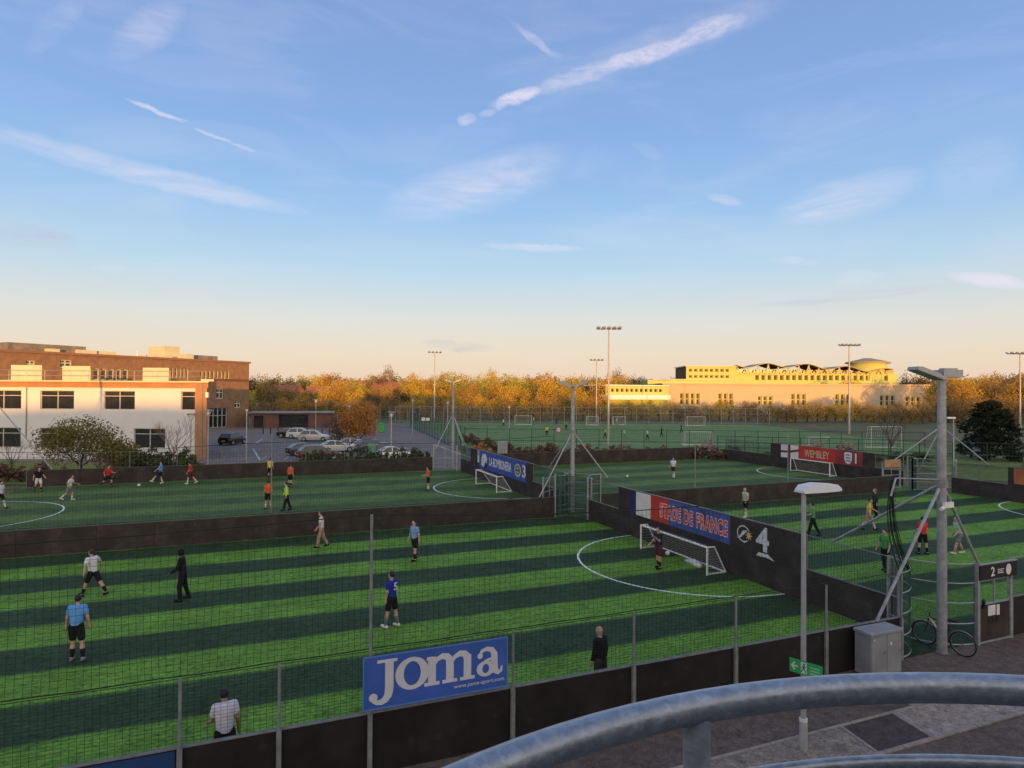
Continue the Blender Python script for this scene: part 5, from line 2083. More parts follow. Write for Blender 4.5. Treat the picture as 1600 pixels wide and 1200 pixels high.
v_lamp('lamp with a Y-shaped head behind the hedge by the parked cars', 612, 71, 5.3)
v_lamp('Y-headed lamp at the far end of the car park', 494, 124, lev(624, 494, 124))
v_lamp('Y-headed lamp just left of the russet tree', 546, 104, lev(631, 546, 104))
v_lamp('Y-headed lamp by the corner of the white building', 299, 61, lev(646, 299, 61))
v_lamp('Y-headed lamp between the white building and the dark parked car', 326, 64, lev(640, 326, 64))
v_lamp('Y-headed lamp on the road left of the green fence', 645, 112, lev(622, 645, 112))
v_lamp('Y-headed lamp just left of the thin corner mast', 700, 116, lev(626, 700, 116))
v_lamp('Y-headed lamp behind the thin corner mast', 796, 118, lev(634, 796, 118), head=.8)
for px, d, yt, lab in ((386, 60, 642, 'slim pale pole in front of the car park'),):
    c = B(bear(px, d), d)
    q = MB()
    q.tube([(c.x, c.y, -.05), (c.x, c.y, lev(yt, px, d))], .045, 8)
    q.box((c.x - .1, c.y - .06, lev(yt, px, d)), (c.x + .1, c.y + .06, lev(yt, px, d) + .12))
    whole('slim_pole', q, M_LPOST, lab, 'pole', tuple(c))
c = B(bear(1490, 68), 68)
t = thing('street_lamp', 'white-headed street lamp in front of the dark conifer', 'lamp', tuple(c), -YAW)
hh = lev(654, 1490, 68)
q = MB()
q.tube([(0, 0, -.05), (0, 0, hh)], [.07, .05], 8)
part('pole', q, M_LPOST, t, True, True)
q = MB()
q.bevbox((-.75, -.16, hh - .02), (.15, .16, hh + .16), .04)
part('lamp_head', q, M_WHITE, t, False, True)
# round sign
c = B(bear(873, 82), 82)
t = thing('round_road_sign', 'round red and white road sign on a post left of the central mast', 'sign', tuple(c), -YAW)
zs = lev(671.5, 873, 82)
q = MB()
q.tube([(0, 0, -.05), (0, 0, zs + .3)], .04, 6)
part('post', q, M_GALVD, t, True, True)
q = MB()
q.tube([(0, -.06, zs), (0, -.08, zs)], .36, 18)
part('disc', q, M_RED, t, False, True)
q = MB()
q.tube([(0, -.082, zs), (0, -.088, zs)], .25, 18)
part('disc_face', q, M_BWHITE, t, False, True)
for px, d, y, w, h_, m, lab in ((662, 98, 655, .55, .5, M_GREYL, 'pale notice on the green fence beside the road'), (669, 94, 655, .5, .4, M_GREYL, 'second pale notice on the green fence, farther right'),
                                (653, 104, 642, .6, .8, mat('dark notice', (.03, .03, .035), .5), 'dark notice high on the green fence by the road')):
    c = B(bear(px, d), d)
    z = lev(y, px, d)
    q = MB()
    q.obox((c.x, c.y, z), Vector(B(w / 2, 0)), Vector(B(0, .03)), (0, 0, h_ / 2))
    o = whole('fence_notice', q, m, lab, 'sign', (c.x, c.y, z))
c = B(bear(596, 118), 118)
t = thing('green_bin', 'bright green bin by the road beyond the russet tree', 'bin', tuple(c), -YAW)
q = MB()
q.bevbox((-.6, -.5, .05), (.6, .5, 1.5), .06)
part('bin_body', q, mat('bin green', (.05, .33, .10), .5), t, False, True)
q = MB()
q.bevbox((-.65, -.56, 1.502), (.65, .56, 1.62), .04)
part('lid', q, mat('bin green lid', (.04, .26, .08), .5), t, False, True)
c = B(bear(582, 66), 66)
t = thing('green_bin', 'pale green utility box behind the hedge at the end of the parked cars', 'box', tuple(c), -YAW)
q = MB()
q.bevbox((-.35, -.3, .0), (.35, .3, 2.2), .03)
part('box_body', q, mat('pale green paint', (.10, .26, .20), .5), t, False, True)
q = MB()
q.box((-.28, -.315, .2), (.28, -.302, 2.0))
part('door', q, mat('pale green paint door', (.09, .23, .18), .5), t, False, True)
c = B(bear(786, 70), 70)
t = thing('utility_cabinet', 'tall grey utility cabinet above the blue banner', 'cabinet', tuple(c), -YAW)
q = MB()
q.bevbox((-.55, -.3, .0), (.55, .3, 2.2), .03)
part('body', q, M_CAB, t, False, True)
q = MB()
q.box((-.48, -.315, .2), (.48, -.302, 2.0))
part('door', q, M_CAB, t, False, True)
for i in range(12):
    d = 112
    c = B(bear(412 + 11.5 * i, d), d)
    q = MB()
    q.tube([(c.x, c.y, -.05), (c.x, c.y, 1.0), (c.x, c.y, 1.08)], [.09, .09, .06], 8)
    whole('bollard', q, M_BLACKM, 'dark bollard in the row at the back of the car park', 'bollard', tuple(c), 'bollards at the back of the car park')


# ------------------------------------------------------------------ cars
def car(label, px, d, heading, paint, kind='suv', group='cars in the car park'):
    """heading: compass angle of the nose relative to the street grid (0 = away)"""
    c = B(bear(px, d), d)
    t = thing('parked_car', label, 'car', tuple(c), -YAW - heading, group)
    Ln, Wd = (4.5, 1.86) if kind == 'suv' else (4.2, 1.78)
    bz, hz_ = (1.02, 1.62) if kind == 'suv' else (.92, 1.45)
    # lower body: stations along Y (front +)
    st = [(-.5, .42, .62, .80), (-.485, .30, .90, .92), (-.40, .24, bz, 1.0), (-.1, .22, bz, 1.0), (.18, .22, bz - .02, 1.0), (.24, .22, bz - .05, .99), (.42, .25, bz - .18, .95), (.485, .32, bz - .30, .86), (.5, .42, .60, .76)]
    vs, fs = [], []
    for y, z0, z1, w in st:
        hw = Wd / 2 * w
        zm = z0 + (z1 - z0) * .62
        vs += [(-hw * .94, y * Ln, z0), (hw * .94, y * Ln, z0), (hw, y * Ln, zm), (hw * .93, y * Ln, z1), (-hw * .93, y * Ln, z1), (-hw, y * Ln, zm)]
    for i in range(len(st) - 1):
        fs += [(6 * i + k, 6 * i + (k + 1) % 6, 6 * i + 6 + (k + 1) % 6, 6 * i + 6 + k) for k in range(6)]
    fs += [(5, 4, 3, 2, 1, 0), tuple(len(vs) - 6 + k for k in range(6))]
    q = MB()
    q.add(vs, [f[::-1] for f in fs])
    part('body', q, paint, t, True, True)
    # glasshouse
    yb0, yt0, yt1, yb1 = (-.47, -.35, .04, .22) if kind == 'suv' else (-.45, -.26, .02, .23)
    hb, htp = Wd / 2 * .91, Wd / 2 * .72

    def pane(nm, pts, m=M_GLASS):
        q = MB()
        a = [Vector(p) for p in pts]
        n = (a[1] - a[0]).cross(a[2] - a[0]).normalized() * .012
        k = len(a)
        q.add([v + n for v in a] + [v - n for v in a], [tuple(range(k)), tuple(range(2 * k - 1, k - 1, -1))] + [(i, k + i, k + (i + 1) % k, (i + 1) % k) for i in range(k)])
        part(nm, q, m, t, False, True)
    Yb0, Yt0, Yt1, Yb1 = yb0 * Ln, yt0 * Ln, yt1 * Ln, yb1 * Ln
    zt = hz_ - .05
    z0 = bz - .02
    pane('windscreen', [(-hb * .95, Yb1, z0 - .02), (hb * .95, Yb1, z0 - .02), (htp * .95, Yt1, zt), (-htp * .95, Yt1, zt)])
    pane('rear_window', [(hb * .95, Yb0, z0 + .03), (-hb * .95, Yb0, z0 + .03), (-htp * .95, Yt0, zt), (htp * .95, Yt0, zt)])
    ym = (Yb0 + Yb1) * .47
    for s in (-1, 1):
        a = [(s * hb, Yb0 + .12, z0), (s * hb, ym - .04, z0), (s * htp * 1.0, ym - .04, zt), (s * htp, Yt0 + .06, zt)]
        b = [(s * hb, ym + .04, z0), (s * hb, Yb1 - .10, z0 - .02), (s * htp, Yt1 - .06, zt), (s * htp, ym + .04, zt)]
        for w_ in (a, b):
            pane('side_window', w_ if s > 0 else w_[::-1])
        for yy0, yy1, y2, y3 in ((ym - .05, ym + .05, ym + .05, ym - .05), (Yb0, Yb0 + .13, Yt0 + .07, Yt0), (Yb1 - .11, Yb1 + .01, Yt1 + .01, Yt1 - .07)):
            pane('pillar', [(s * hb * 1.005, yy0, z0 - .02), (s * hb * 1.005, yy1, z0 - .02), (s * htp * 1.01, y2, zt), (s * htp * 1.01, y3, zt)] if s > 0 else
                 [(s * htp * 1.01, y3, zt), (s * htp * 1.01, y2, zt), (s * hb * 1.005, yy1, z0 - .02), (s * hb * 1.005, yy0, z0 - .02)], paint)
        q = MB()
        q.bevbox((s * (Wd / 2 + .10) - .09, Yb1 - .32, bz - .02), (s * (Wd / 2 + .10) + .09, Yb1 - .22, bz + .12), .03)
        part('mirror', q, paint, t, False, True)
    q = MB()
    vs, fs = [], []
    rs = [(Yt0 - .06, hz_ - .06, .92), (Yt0 + .15, hz_, .97), ((Yt0 + Yt1) / 2, hz_ + .02, 1.0), (Yt1 - .15, hz_, .97), (Yt1 + .04, hz_ - .07, .93)]
    for y, z, w in rs:
        vs += [(-htp * 1.04 * w, y, z - .05), (-htp * .6 * w, y, z), (htp * .6 * w, y, z), (htp * 1.04 * w, y, z - .05)]
    for i in range(len(rs) - 1):
        fs += [(4 * i + k, 4 * i + k + 1, 4 * i + 5 + k, 4 * i + 4 + k) for k in range(3)]
    q.add(vs, fs)
    part('roof', q, paint, t, True, True)
    for s in (-1, 1):
        for y in (-.31, .31):
            q = MB()
            q.tube([(s * (Wd / 2 - .20), y * Ln, .33), (s * (Wd / 2 + .012), y * Ln, .33)], .335, 18)
            w_ = part('wheel', q, M_BLACK, t, True, True)
            q = MB()
            q.tube([(s * (Wd / 2 + .013), y * Ln, .33), (s * (Wd / 2 + .02), y * Ln, .33)], .21, 14)
            part('rim', q, M_GALV, w_, False, True)
        q = MB()
        q.bevbox((s * Wd * .36 - .16, -Ln * .5 - .005, .78), (s * Wd * .36 + .16, -Ln * .482 + .02, .93), .02)
        part('tail_light', q, mat('tail light red', (.25, .012, .012), .25), t, False, True)
        q = MB()
        q.bevbox((s * Wd * .34 - .17, Ln * .46, .64), (s * Wd * .34 + .17, Ln * .494, .78), .02)
        part('headlight', q, mat('headlight lens', (.45, .46, .48), .15), t, False, True)
    q = MB()
    q.box((-Wd * .36, -Ln * .508, .33), (Wd * .36, -Ln * .49, .52))
    part('bumper', q, M_BLACK, t, False, True)
    for yy, m in ((-Ln * .507, mat('yellow plate', (.45, .34, .04), .5)), (Ln * .5, M_BWHITE)):
        q = MB()
        q.box((-.26, yy - .008, .56), (.26, yy + .008, .67))
        part('number_plate', q, m, t, False, True)
    return t


def paint(name, c, r=.25):
    return mat('car paint ' + name, c, r, .1, .05, 1, spec=.7)


P_SIL, P_BLK, P_WHT, P_BLU, P_RED, P_GRY = paint('silver', (.46, .45, .45)), paint('black', (.012, .012, .014)), paint('white', (.62, .62, .64)), paint('dark blue', (.02, .03, .07)), paint('dark red', (.07, .015, .015)), paint('grey', (.13, .13, .14))
car('dark car seen from behind, alone on the car park lane near the building', 364, 90, .12, P_BLK)
car('silver SUV parked at the end of the far row', 492, 97, 1.45, P_SIL)
car('white car parked just behind the silver SUV', 472, 102, 1.45, P_WHT)
car('dark blue car in the middle of the car park, left of the dark red car', 478, 76, .95, P_BLU, 'hatch')
car('dark red car parked nearest the barrier', 499, 71, 1.0, P_RED)
car('grey car half hidden under the russet tree', 552, 84, 1.2, P_SIL, 'hatch')
car('dark car right of the russet tree', 586, 80, 1.0, P_BLU, 'suv')
car('black car behind the pale roofed car', 606, 77, 1.05, P_BLK, 'hatch')
car('white hatchback parked by the Y-headed lamp', 617, 71.5, 1.1, P_WHT, 'hatch')
car('dark grey car beyond the russet tree on the far row', 536, 100, 1.4, P_GRY, 'hatch')
car('black car left of the white car on the far row', 455, 104, 1.45, P_BLK, 'hatch')
car('silver hatchback between the dark red car and the russet tree', 528, 80, 1.1, P_SIL, 'hatch')
car('second pale car tucked under the russet tree', 571, 82, 1.1, P_WHT, 'hatch')

# ------------------------------------------------------------------ buildings


class Face:
    """a wall plane from p0 to p1 (street grid r,d), seen with p0 at its left"""

    def __init__(s, p0, p1):
        s.a, s.b = B(*p0), B(*p1)
        s.p0, s.p1 = p0, p1
        s.L = (s.b - s.a).length
        s.u = (s.b - s.a).normalized()
        s.n = Vector((s.u.y, -s.u.x, 0))      # towards the camera side

    def at(s, px):
        """metres along the wall where the bearing of picture column px crosses it"""
        k = (px - 800) / FPX
        (r0, d0), (r1, d1) = s.p0, s.p1
        tt = (k * d0 - r0) / ((r1 - r0) - k * (d1 - d0))
        return tt * s.L

    def depth(s, u):
        return s.p0[1] + (s.p1[1] - s.p0[1]) * u / s.L

    def z(s, px, y):
        return lev(y, px, s.depth(s.at(px)))

    def P(s, u, z, o=0):
        v = s.a + s.u * u + s.n * o
        return (v.x, v.y, z)

    def box(s, q, u0, u1, z0, z1, o0, o1, m=0, skew=0.):
        vs = [s.P(u, z, o) for z in (z0, z1) for u, o in ((u0, o1), (u1, o1), (u1 + skew * (o1 - o0), o0), (u0, o0))]
        return q.add(vs, [(0, 3, 2, 1), (4, 5, 6, 7), (0, 1, 5, 4), (1, 2, 6, 5), (2, 3, 7, 6), (3, 0, 4, 7)], m)

    def wall(s, q, u0, u1, z0, z1, holes, depth=.25, m=0):
        us = sorted({u0, u1} | {h for a in holes for h in a[:2]})
        zs = sorted({z0, z1} | {h for a in holes for h in a[2:4]})
        for i in range(len(us) - 1):
            for j in range(len(zs) - 1):
                cu, cz = (us[i] + us[i + 1]) / 2, (zs[j] + zs[j + 1]) / 2
                if any(h[0] < cu < h[1] and h[2] < cz < h[3] for h in holes):
                    continue
                q.quad(s.P(us[i], zs[j]), s.P(us[i + 1], zs[j]), s.P(us[i + 1], zs[j + 1]), s.P(us[i], zs[j + 1]), m)
        for a, b, c, d in holes:
            q.quad(s.P(a, c), s.P(b, c), s.P(b, c, -depth), s.P(a, c, -depth), m)
            q.quad(s.P(a, d, -depth), s.P(b, d, -depth), s.P(b, d), s.P(a, d), m)
            q.quad(s.P(a, c, -depth), s.P(a, d, -depth), s.P(a, d), s.P(a, c), m)
            q.quad(s.P(b, c), s.P(b, d), s.P(b, d, -depth), s.P(b, c, -depth), m)
        return q

    def window(s, root, u0, u1, z0, z1, cols=2, rows=(.62,), fw=.07, dep=.22, fm=None, gm=None):
        q = MB()
        for a in ((u0 + .003, u1 - .003, z0 + .003, z0 + fw), (u0 + .003, u1 - .003, z1 - fw, z1 - .003), (u0 + .003, u0 + fw, z0 + fw, z1 - fw), (u1 - fw, u1 - .003, z0 + fw, z1 - fw)):
            s.box(q, *a, -dep, -dep + .08)
        for c in range(1, cols):
            uc = u0 + (u1 - u0) * c / cols
            s.box(q, uc - fw * .6, uc + fw * .6, z0 + fw + .001, z1 - fw - .001, -dep, -dep + .078)
        for r_ in rows:
            zc = z0 + (z1 - z0) * r_
            for c in range(cols):
                ua, ub = u0 + (u1 - u0) * c / cols + fw * .62, u0 + (u1 - u0) * (c + 1) / cols - fw * .62
                s.box(q, max(ua, u0 + fw), min(ub, u1 - fw), zc - fw * .5, zc + fw * .5, -dep, -dep + .076)
        w = part('window', q, fm or M_FRAME, root)
        zb = [z0 + fw] + [z0 + (z1 - z0) * r_ for r_ in rows] + [z1 - fw]
        for c in range(cols):
            for j in range(len(zb) - 1):
                q = MB()
                ua, ub = u0 + (u1 - u0) * c / cols + fw * .5, u0 + (u1 - u0) * (c + 1) / cols - fw * .5
                s.box(q, ua, ub, zb[j] + .002, zb[j + 1] - .002, -dep - .02, -dep - .004)
                part('pane', q, gm or M_GLASS, w)
        return w


M_FGLASS = mat('bronze window glass', (.07, .045, .025), .5, 0, .2, 1, spec=.15)
M_FRAME = mat('pale window frame', (.45, .43, .40), .5, 0, .1, 2)
M_RENDER = mat('white render', (.60, .585, .60), .85, 0, .05, .4, .1, 20)
M_TERRA = mat('terracotta cladding', (.36, .175, .085), .7, 0, .15, .8)
M_BRICK = mat('red brick wall', (.215, .125, .072), .85, 0, .22, 1.2, .2, 15)
M_CREAM = mat('cream roof plant', (.50, .50, .36), .7, 0, .08, .5)
M_LOUVRE = mat('dark plant screen', (.17, .15, .13), .6, 0, .4, .9)
M_ROOFG = mat('grey roof sheet', (.20, .19, .20), .7, 0, .2, .5)

# white two-storey school block
F1 = Face((bear(-150, 70), 70), (bear(322, 70), 70))
t = thing('school_block', 'white two-storey building with terracotta band beyond the left pitch', 'building', tuple(B(bear(100, 70), 74)))
zr = F1.z(160, 597)
zb_ = F1.z(160, 605.5)
wins = []
for x0, x1 in ((-90, -38), (-24, 33.5), (63, 116), (162, 211), (283, 305)):
    wins.append((F1.at(x0), F1.at(x1), F1.z(160, 640), F1.z(160, 610.5), 2 if x1 - x0 > 30 else 1))
for x0, x1 in ((-24, 33.5), (63, 116), (210, 259)):
    wins.append((F1.at(x0), F1.at(x1), F1.z(160, 700), F1.z(160, 669), 2))
q = MB()
F1.wall(q, 0, F1.at(305.5), -.05, zb_, [w[:4] for w in wins])
part('wall', q, M_RENDER, t)
q = MB()
F1.box(q, -.3, F1.at(326), zb_ + .002, zr, -12, .12, skew=-.49)
part('terracotta_band', q, M_TERRA, t)
q = MB()
F1.box(q, -.5, F1.at(328), zr + .002, zr + .16, -12.2, .32, skew=-.49)
part('roof_edge', q, M_CREAM, t)
q = MB()
F1.box(q, F1.at(306), F1.at(324), -.05, zb_, -1.4, .10, skew=-.49)
part('end_pier', q, M_TERRA, t)
q = MB()
F1.box(q, .1, F1.at(305), -.05, zb_ - .01, -11.8, -.6, skew=-.5)
part('inner_core', q, mat('dim interior', (.03, .028, .026), .9), t)
for w in wins:
    F1.window(t, *w[:4], cols=w[4], rows=(.72,))
q = MB()
F1.box(q, F1.at(42), F1.at(43), F1.z(160, 686), zb_, .0, .10)
part('downpipe', q, M_GALVD, t)
q = MB()
F1.box(q, F1.at(316), F1.at(318), 0, zr, .11, .2)
part('downpipe', q, M_GALVD, t)
for x0, x1, y0, y1 in ((-10, 40, 600, 570), (73, 118, 600, 571), (203, 245, 600, 573), (297, 318, 600, 591), (-90, -40, 600, 572)):
    q = MB()
    F1.box(q, F1.at(x0), F1.at(x1), zr + .17, F1.z(160, y1), -5.5, -2.4, skew=(x1 - 800) / FPX)
    part('roof_vent', q, M_CREAM, t)
q = MB()
for i in range(13):
    u = F1.at(-20) + (F1.at(318) - F1.at(-20)) * i / 12
    q.tube([F1.P(u, zr + .16, -.5), F1.P(u, zr + 1.25, -.5)], .025, 5)
for zz in (.7, 1.25):
    q.tube([F1.P(F1.at(-20), zr + zz, -.5), F1.P(F1.at(318), zr + zz, -.5)], .025, 5)
part('roof_rail', q, M_GALV, t)
q = MB()
F1.box(q, F1.at(324), F1.at(327.5), F1.z(160, 620), F1.z(160, 612), .11, .4)
part('camera_unit', q, M_WHITE, t)

# brick block behind
F2 = Face((bear(-60, 92), 92), (bear(389, 135), 135))
t = thing('brick_block', 'long red-brick school building with rooftop plant behind the white block', 'building', tuple(F2.P(20, 0, -8)))
zt2 = F2.z(388, 568)
wins = []
for x0, x1, y0, y1, n in ((248, 296, 590.5, 575.5, 8), (312, 360, 592, 580, 8), (120, 202, 594, 576, 7)):
    u0, u1 = F2.at(x0), F2.at(x1)
    for i in range(n):
        a = u0 + (u1 - u0) * i / n
        wins.append((a + .12, a + (u1 - u0) / n - .12, F2.z((x0 + x1) / 2, y0), F2.z((x0 + x1) / 2, y1), 1))
for x0, x1, y0, y1 in ((338, 350, 623, 607), (367, 377, 637, 626), (93, 112, 575, 562), (40, 55, 577, 563)):
    wins.append((F2.at(x0), F2.at(x1), F2.z((x0 + x1) / 2, y0), F2.z((x0 + x1) / 2, y1), 2))
ent = (F2.at(328), F2.at(356), .02, F2.z(342, 637))
q = MB()
F2.wall(q, 0, F2.L, -.05, zt2, [w[:4] for w in wins] + [ent], .4)
part('wall', q, M_BRICK, t)
q = MB()
e = MB()
F2.box(q, .1, F2.L - .05, -.05, zt2 - .05, -18, -.7)
part('inner_core', q, mat('dim interior', (.03, .028, .026), .9), t)
q = MB()
F2.box(q, F2.L - .06, F2.L, -.05, zt2 - .01, -18, -.01)
part('side_wall', q, M_BRICK, t)
q = MB()
F2.box(q, -.2, F2.L + .25, zt2 + .003, zt2 + .35, -18.2, .25)
part('roof_edge', q, mat('brown roof edge', (.22, .12, .08), .7), t)
for w in wins:
    F2.window(t, *w[:4], cols=w[4], rows=(.6,) if w[4] == 2 else (), fw=.16, dep=.35, fm=M_CREAM)
F2.window(t, *ent, cols=4, rows=(.6,), fw=.1, dep=.38)
q = MB()
F2.box(q, F2.at(324), F2.at(389), F2.z(356, 596), F2.z(356, 592), .003, .06)
part('brick_band', q, mat('dark brick band', (.12, .06, .05), .85), t)
for x0, x1, y1, m, o in ((37, 160, 540, M_LOUVRE, -5), (95, 112, 547, M_CREAM, -3.6), (143, 172, 549, M_CREAM, -4), (176, 205, 551, M_CREAM, -4.5), (260, 290, 557, M_CREAM, -4), (287, 311, 543, M_CREAM, -6), (311, 323, 555, M_CREAM, -4), (323, 370, 557, M_LOUVRE, -6)):
    q = MB()
    F2.box(q, F2.at(x0), F2.at(x1), zt2 + .36, CAMH + (F2.z((x0 + x1) / 2, y1) - CAMH) * 1.05, o - 5, o)
    part('roof_plant', q, m, t)
q = MB()
q.tube([F2.P(F2.at(230), zt2 + .3, -3), F2.P(F2.at(230), F2.z(230, 548), -3)], .12, 8)
part('flue', q, M_WHITE, t)

# low bike shelter / gatehouse at the back of the car park
F3 = Face((bear(392, 128), 128), (bear(520, 132), 132))
t = thing('low_gatehouse', 'low flat-roofed brick building at the back of the car park', 'building', tuple(F3.P(8, 0, -3)))
hs = [(F3.at(436), F3.at(482), .05, 2.6), (F3.at(397), F3.at(412), .05, 2.4)]
q = MB()
F3.wall(q, 0, F3.L, -.05, 2.9, hs, .4)
part('wall', q, mat('shaded red brick', (.12, .062, .05), .85, 0, .25, 1.2), t)  # brick with the shade on this wall put into its colour
q = MB()
F3.box(q, -.4, F3.L + .4, 2.902, 3.15, -7, .5)
part('roof', q, M_ROOFG, t)
q = MB()
F3.box(q, .1, F3.L - .1, -.05, 2.89, -6.8, -.5)
part('inner_core', q, mat('dim interior', (.03, .028, .026), .9), t)
for k_, h_ in enumerate(hs):
    F3.window(t, *h_, cols=(6, 2)[k_], rows=(.7,), fw=.08, dep=.36, fm=M_BLACKM)

# long pale sports block and wavy-roofed building in the distance
DB = 232
F4 = Face((bear(1036, DB), DB), (bear(1452, DB - 6), DB - 6))
t = thing('long_pale_block', 'long low pale building lit by the sun beyond the distant pitch', 'building', tuple(F4.P(30, 0, -8)))
M_PALE = mat('pale beige cladding', (.46, .37, .26), .8, 0, .06, .2)  # plain beige base colour of the wall
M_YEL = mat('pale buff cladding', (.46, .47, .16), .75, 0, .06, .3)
ztp = F4.z(1250, 602)
hs = []
for x0 in (1062, 1122, 1184, 1236, 1305, 1375, 1415):
    for i in range(3 if x0 != 1062 else 4):
        hs.append((F4.at(x0 + 8.5 * i), F4.at(x0 + 8.5 * i + 6), F4.z(1250, 634), F4.z(1250, 615 + (x0 % 3) * 2)))
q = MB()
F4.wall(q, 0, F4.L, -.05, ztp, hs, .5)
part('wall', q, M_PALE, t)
q = MB()
F4.box(q, -.4, F4.L + .4, ztp + .003, ztp + .5, -22, .4)
part('roof_edge', q, M_PALE, t)
q = MB()
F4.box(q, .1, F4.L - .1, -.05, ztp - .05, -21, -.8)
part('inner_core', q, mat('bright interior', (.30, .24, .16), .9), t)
for h_ in hs:
    F4.window(t, *h_, cols=1, rows=(.5,), fw=.25, dep=.45, fm=M_YEL, gm=M_FGLASS)
F4b = Face((bear(946, DB - 20), DB - 20), (bear(1045, DB - 8), DB - 8))
t = thing('low_side_block', 'low two-tier pale building at the left end of the long block', 'building', tuple(F4b.P(8, 0, -5)))
hs = [(F4b.at(955 + 7.5 * i), F4b.at(960 + 7.5 * i), F4b.z(990, 613), F4b.z(990, 607)) for i in range(11)]
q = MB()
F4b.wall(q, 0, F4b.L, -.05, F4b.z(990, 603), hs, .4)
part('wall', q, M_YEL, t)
q = MB()
F4b.box(q, -.6, F4b.L, F4b.z(990, 603) + .003, F4b.z(990, 601.5), -12, .5)
part('roof_edge', q, M_WHITE, t)
q = MB()
F4b.box(q, .1, F4b.L - .1, -.05, F4b.z(990, 604), -11.5, -.6)
part('inner_core', q, mat('dim interior', (.03, .028, .026), .9), t)
q = MB()
F4b.box(q, -2, F4b.L * .9, F4b.z(990, 624), F4b.z(990, 617), .0, 4)
part('canopy', q, M_WHITE, t)
for h_ in hs:
    F4b.window(t, *h_, cols=1, rows=(), fw=.15, dep=.35, fm=M_YEL, gm=M_FGLASS)
F4c = Face((bear(1012, DB + 16), DB + 16), (bear(1150, DB + 16), DB + 16))
t = thing('stepped_hall', 'low yellow hall stepping up behind the side block', 'building', tuple(F4c.P(8, 0, -5)))
q = MB()
F4c.box(q, 0, F4c.L, -.05, F4c.z(1080, 594), -14, 0)
part('wall', q, M_YEL, t)
q = MB()
F4c.box(q, F4c.at(1020), F4c.L + .3, F4c.z(1080, 594) + .003, F4c.z(1080, 592.5), -14.3, .4)
part('roof_edge', q, M_CREAM, t)

DU = 268
F5 = Face((bear(1072, DU), DU), (bear(1402, DU - 4), DU - 4))
t = thing('wavy_roofed_building', 'tall yellow-lit office building with a wavy roof on the right horizon', 'building', tuple(F5.P(40, 0, -10)))
zmid = F5.z(1200, 584)
hs = []
for i in range(8):
    for y0, y1 in ((591, 586), (581.5, 576)):
        hs.append((F5.at(1076 + 8.2 * i), F5.at(1081.5 + 8.2 * i), F5.z(1110, y0), F5.z(1110, y1)))
for i in range(22):
    x = 1180 + 9.6 * i
    hs.append((F5.at(x), F5.at(x + 6), F5.z(1290, 595), F5.z(1290, 586)))
ztop = F5.z(1110, 573)
q = MB()
hl = [h_ for h_ in hs if h_[0] < F5.at(1150)]
F5.wall(q, 0, F5.at(1152), -.05, ztop, hl, .6)
hr = [h_ for h_ in hs if h_[0] >= F5.at(1152)]
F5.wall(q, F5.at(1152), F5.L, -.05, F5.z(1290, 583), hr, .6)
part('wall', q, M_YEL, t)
q = MB()
F5.box(q, .1, F5.at(1150), -.05, ztop - .1, -22, -1)
F5.box(q, F5.at(1151), F5.L - .1, -.05, F5.z(1290, 583.2), -22, -1)
part('inner_core', q, mat('amber interior', (.10, .06, .03), .9), t)
for h_ in hs:
    F5.window(t, *h_, cols=1, rows=(), fw=.22, dep=.55, fm=M_YEL, gm=M_FGLASS)
q = MB()
F5.box(q, -.4, F5.at(1153), ztop + .003, ztop + .4, -22, .5)
part('roof_edge', q, M_CREAM, t)
# wave roof: arcs on slanting struts


def wave(px):
    ph = (px - 1150) / 62.0
    base = 574 + max(0, (px - 1240)) * .055
    return base - 6.5 * (.5 - .5 * math.cos(2 * PI * (ph - .25)))


N = 90
q = MB()
vs, fs = [], []
for i in range(N + 1):
    px = 1150 + 242 * i / N
    u = F5.at(px)
    z = F5.z(px, wave(px))
    for o, dz in ((2.2, 0), (-16, .0), (-16, -.28), (2.2, -.28)):
        vs.append(F5.P(u, z + dz, o))
for i in range(N):
    fs += [(4 * i + k, 4 * i + (k + 1) % 4, 4 * i + 4 + (k + 1) % 4, 4 * i + 4 + k) for k in range(4)]
q.add(vs, [f[::-1] for f in fs] + [(0, 1, 2, 3), tuple(4 * N + k for k in (3, 2, 1, 0))])
part('wave_roof', q, mat('bronze roof sheet', (.30, .26, .15), .6, 0, .1, 1), t)
for i in range(30):
    px = 1156 + 7.9 * i
    q = MB()
    u = F5.at(px)
    q.tube([F5.P(u, F5.z(1290, 584), .6), F5.P(u + (1.2 if i % 2 else -1.2), F5.z(px, wave(px)) - .4, .6)], .28, 5)
    part('roof_strut', q, M_CREAM, t)
q = MB()
F5.box(q, F5.at(1152), F5.L - .3, F5.z(1290, 583) + .003, F5.z(1290, 578), -15, -2)
part('clerestory', q, mat('amber glazing', (.30, .22, .10), .3), t)
q = MB()
c5 = F5.P(F5.at(1369), 0, -7)
q.tube([(c5[0], c5[1], 0), (c5[0], c5[1], F5.z(1369, 567))], 7.2, 24)
part('round_tower', q, M_YEL, t, True)
q = MB()
q.tube([(c5[0], c5[1], F5.z(1369, 567) + .01), (c5[0], c5[1], F5.z(1369, 565)), (c5[0], c5[1], F5.z(1369, 560)), (c5[0], c5[1], F5.z(1369, 558.5))], [8.6, 8.6, 3.0, 1.6], 24)
part('tower_roof', q, mat('bronze roof sheet', (.20, .15, .10), .6), t)

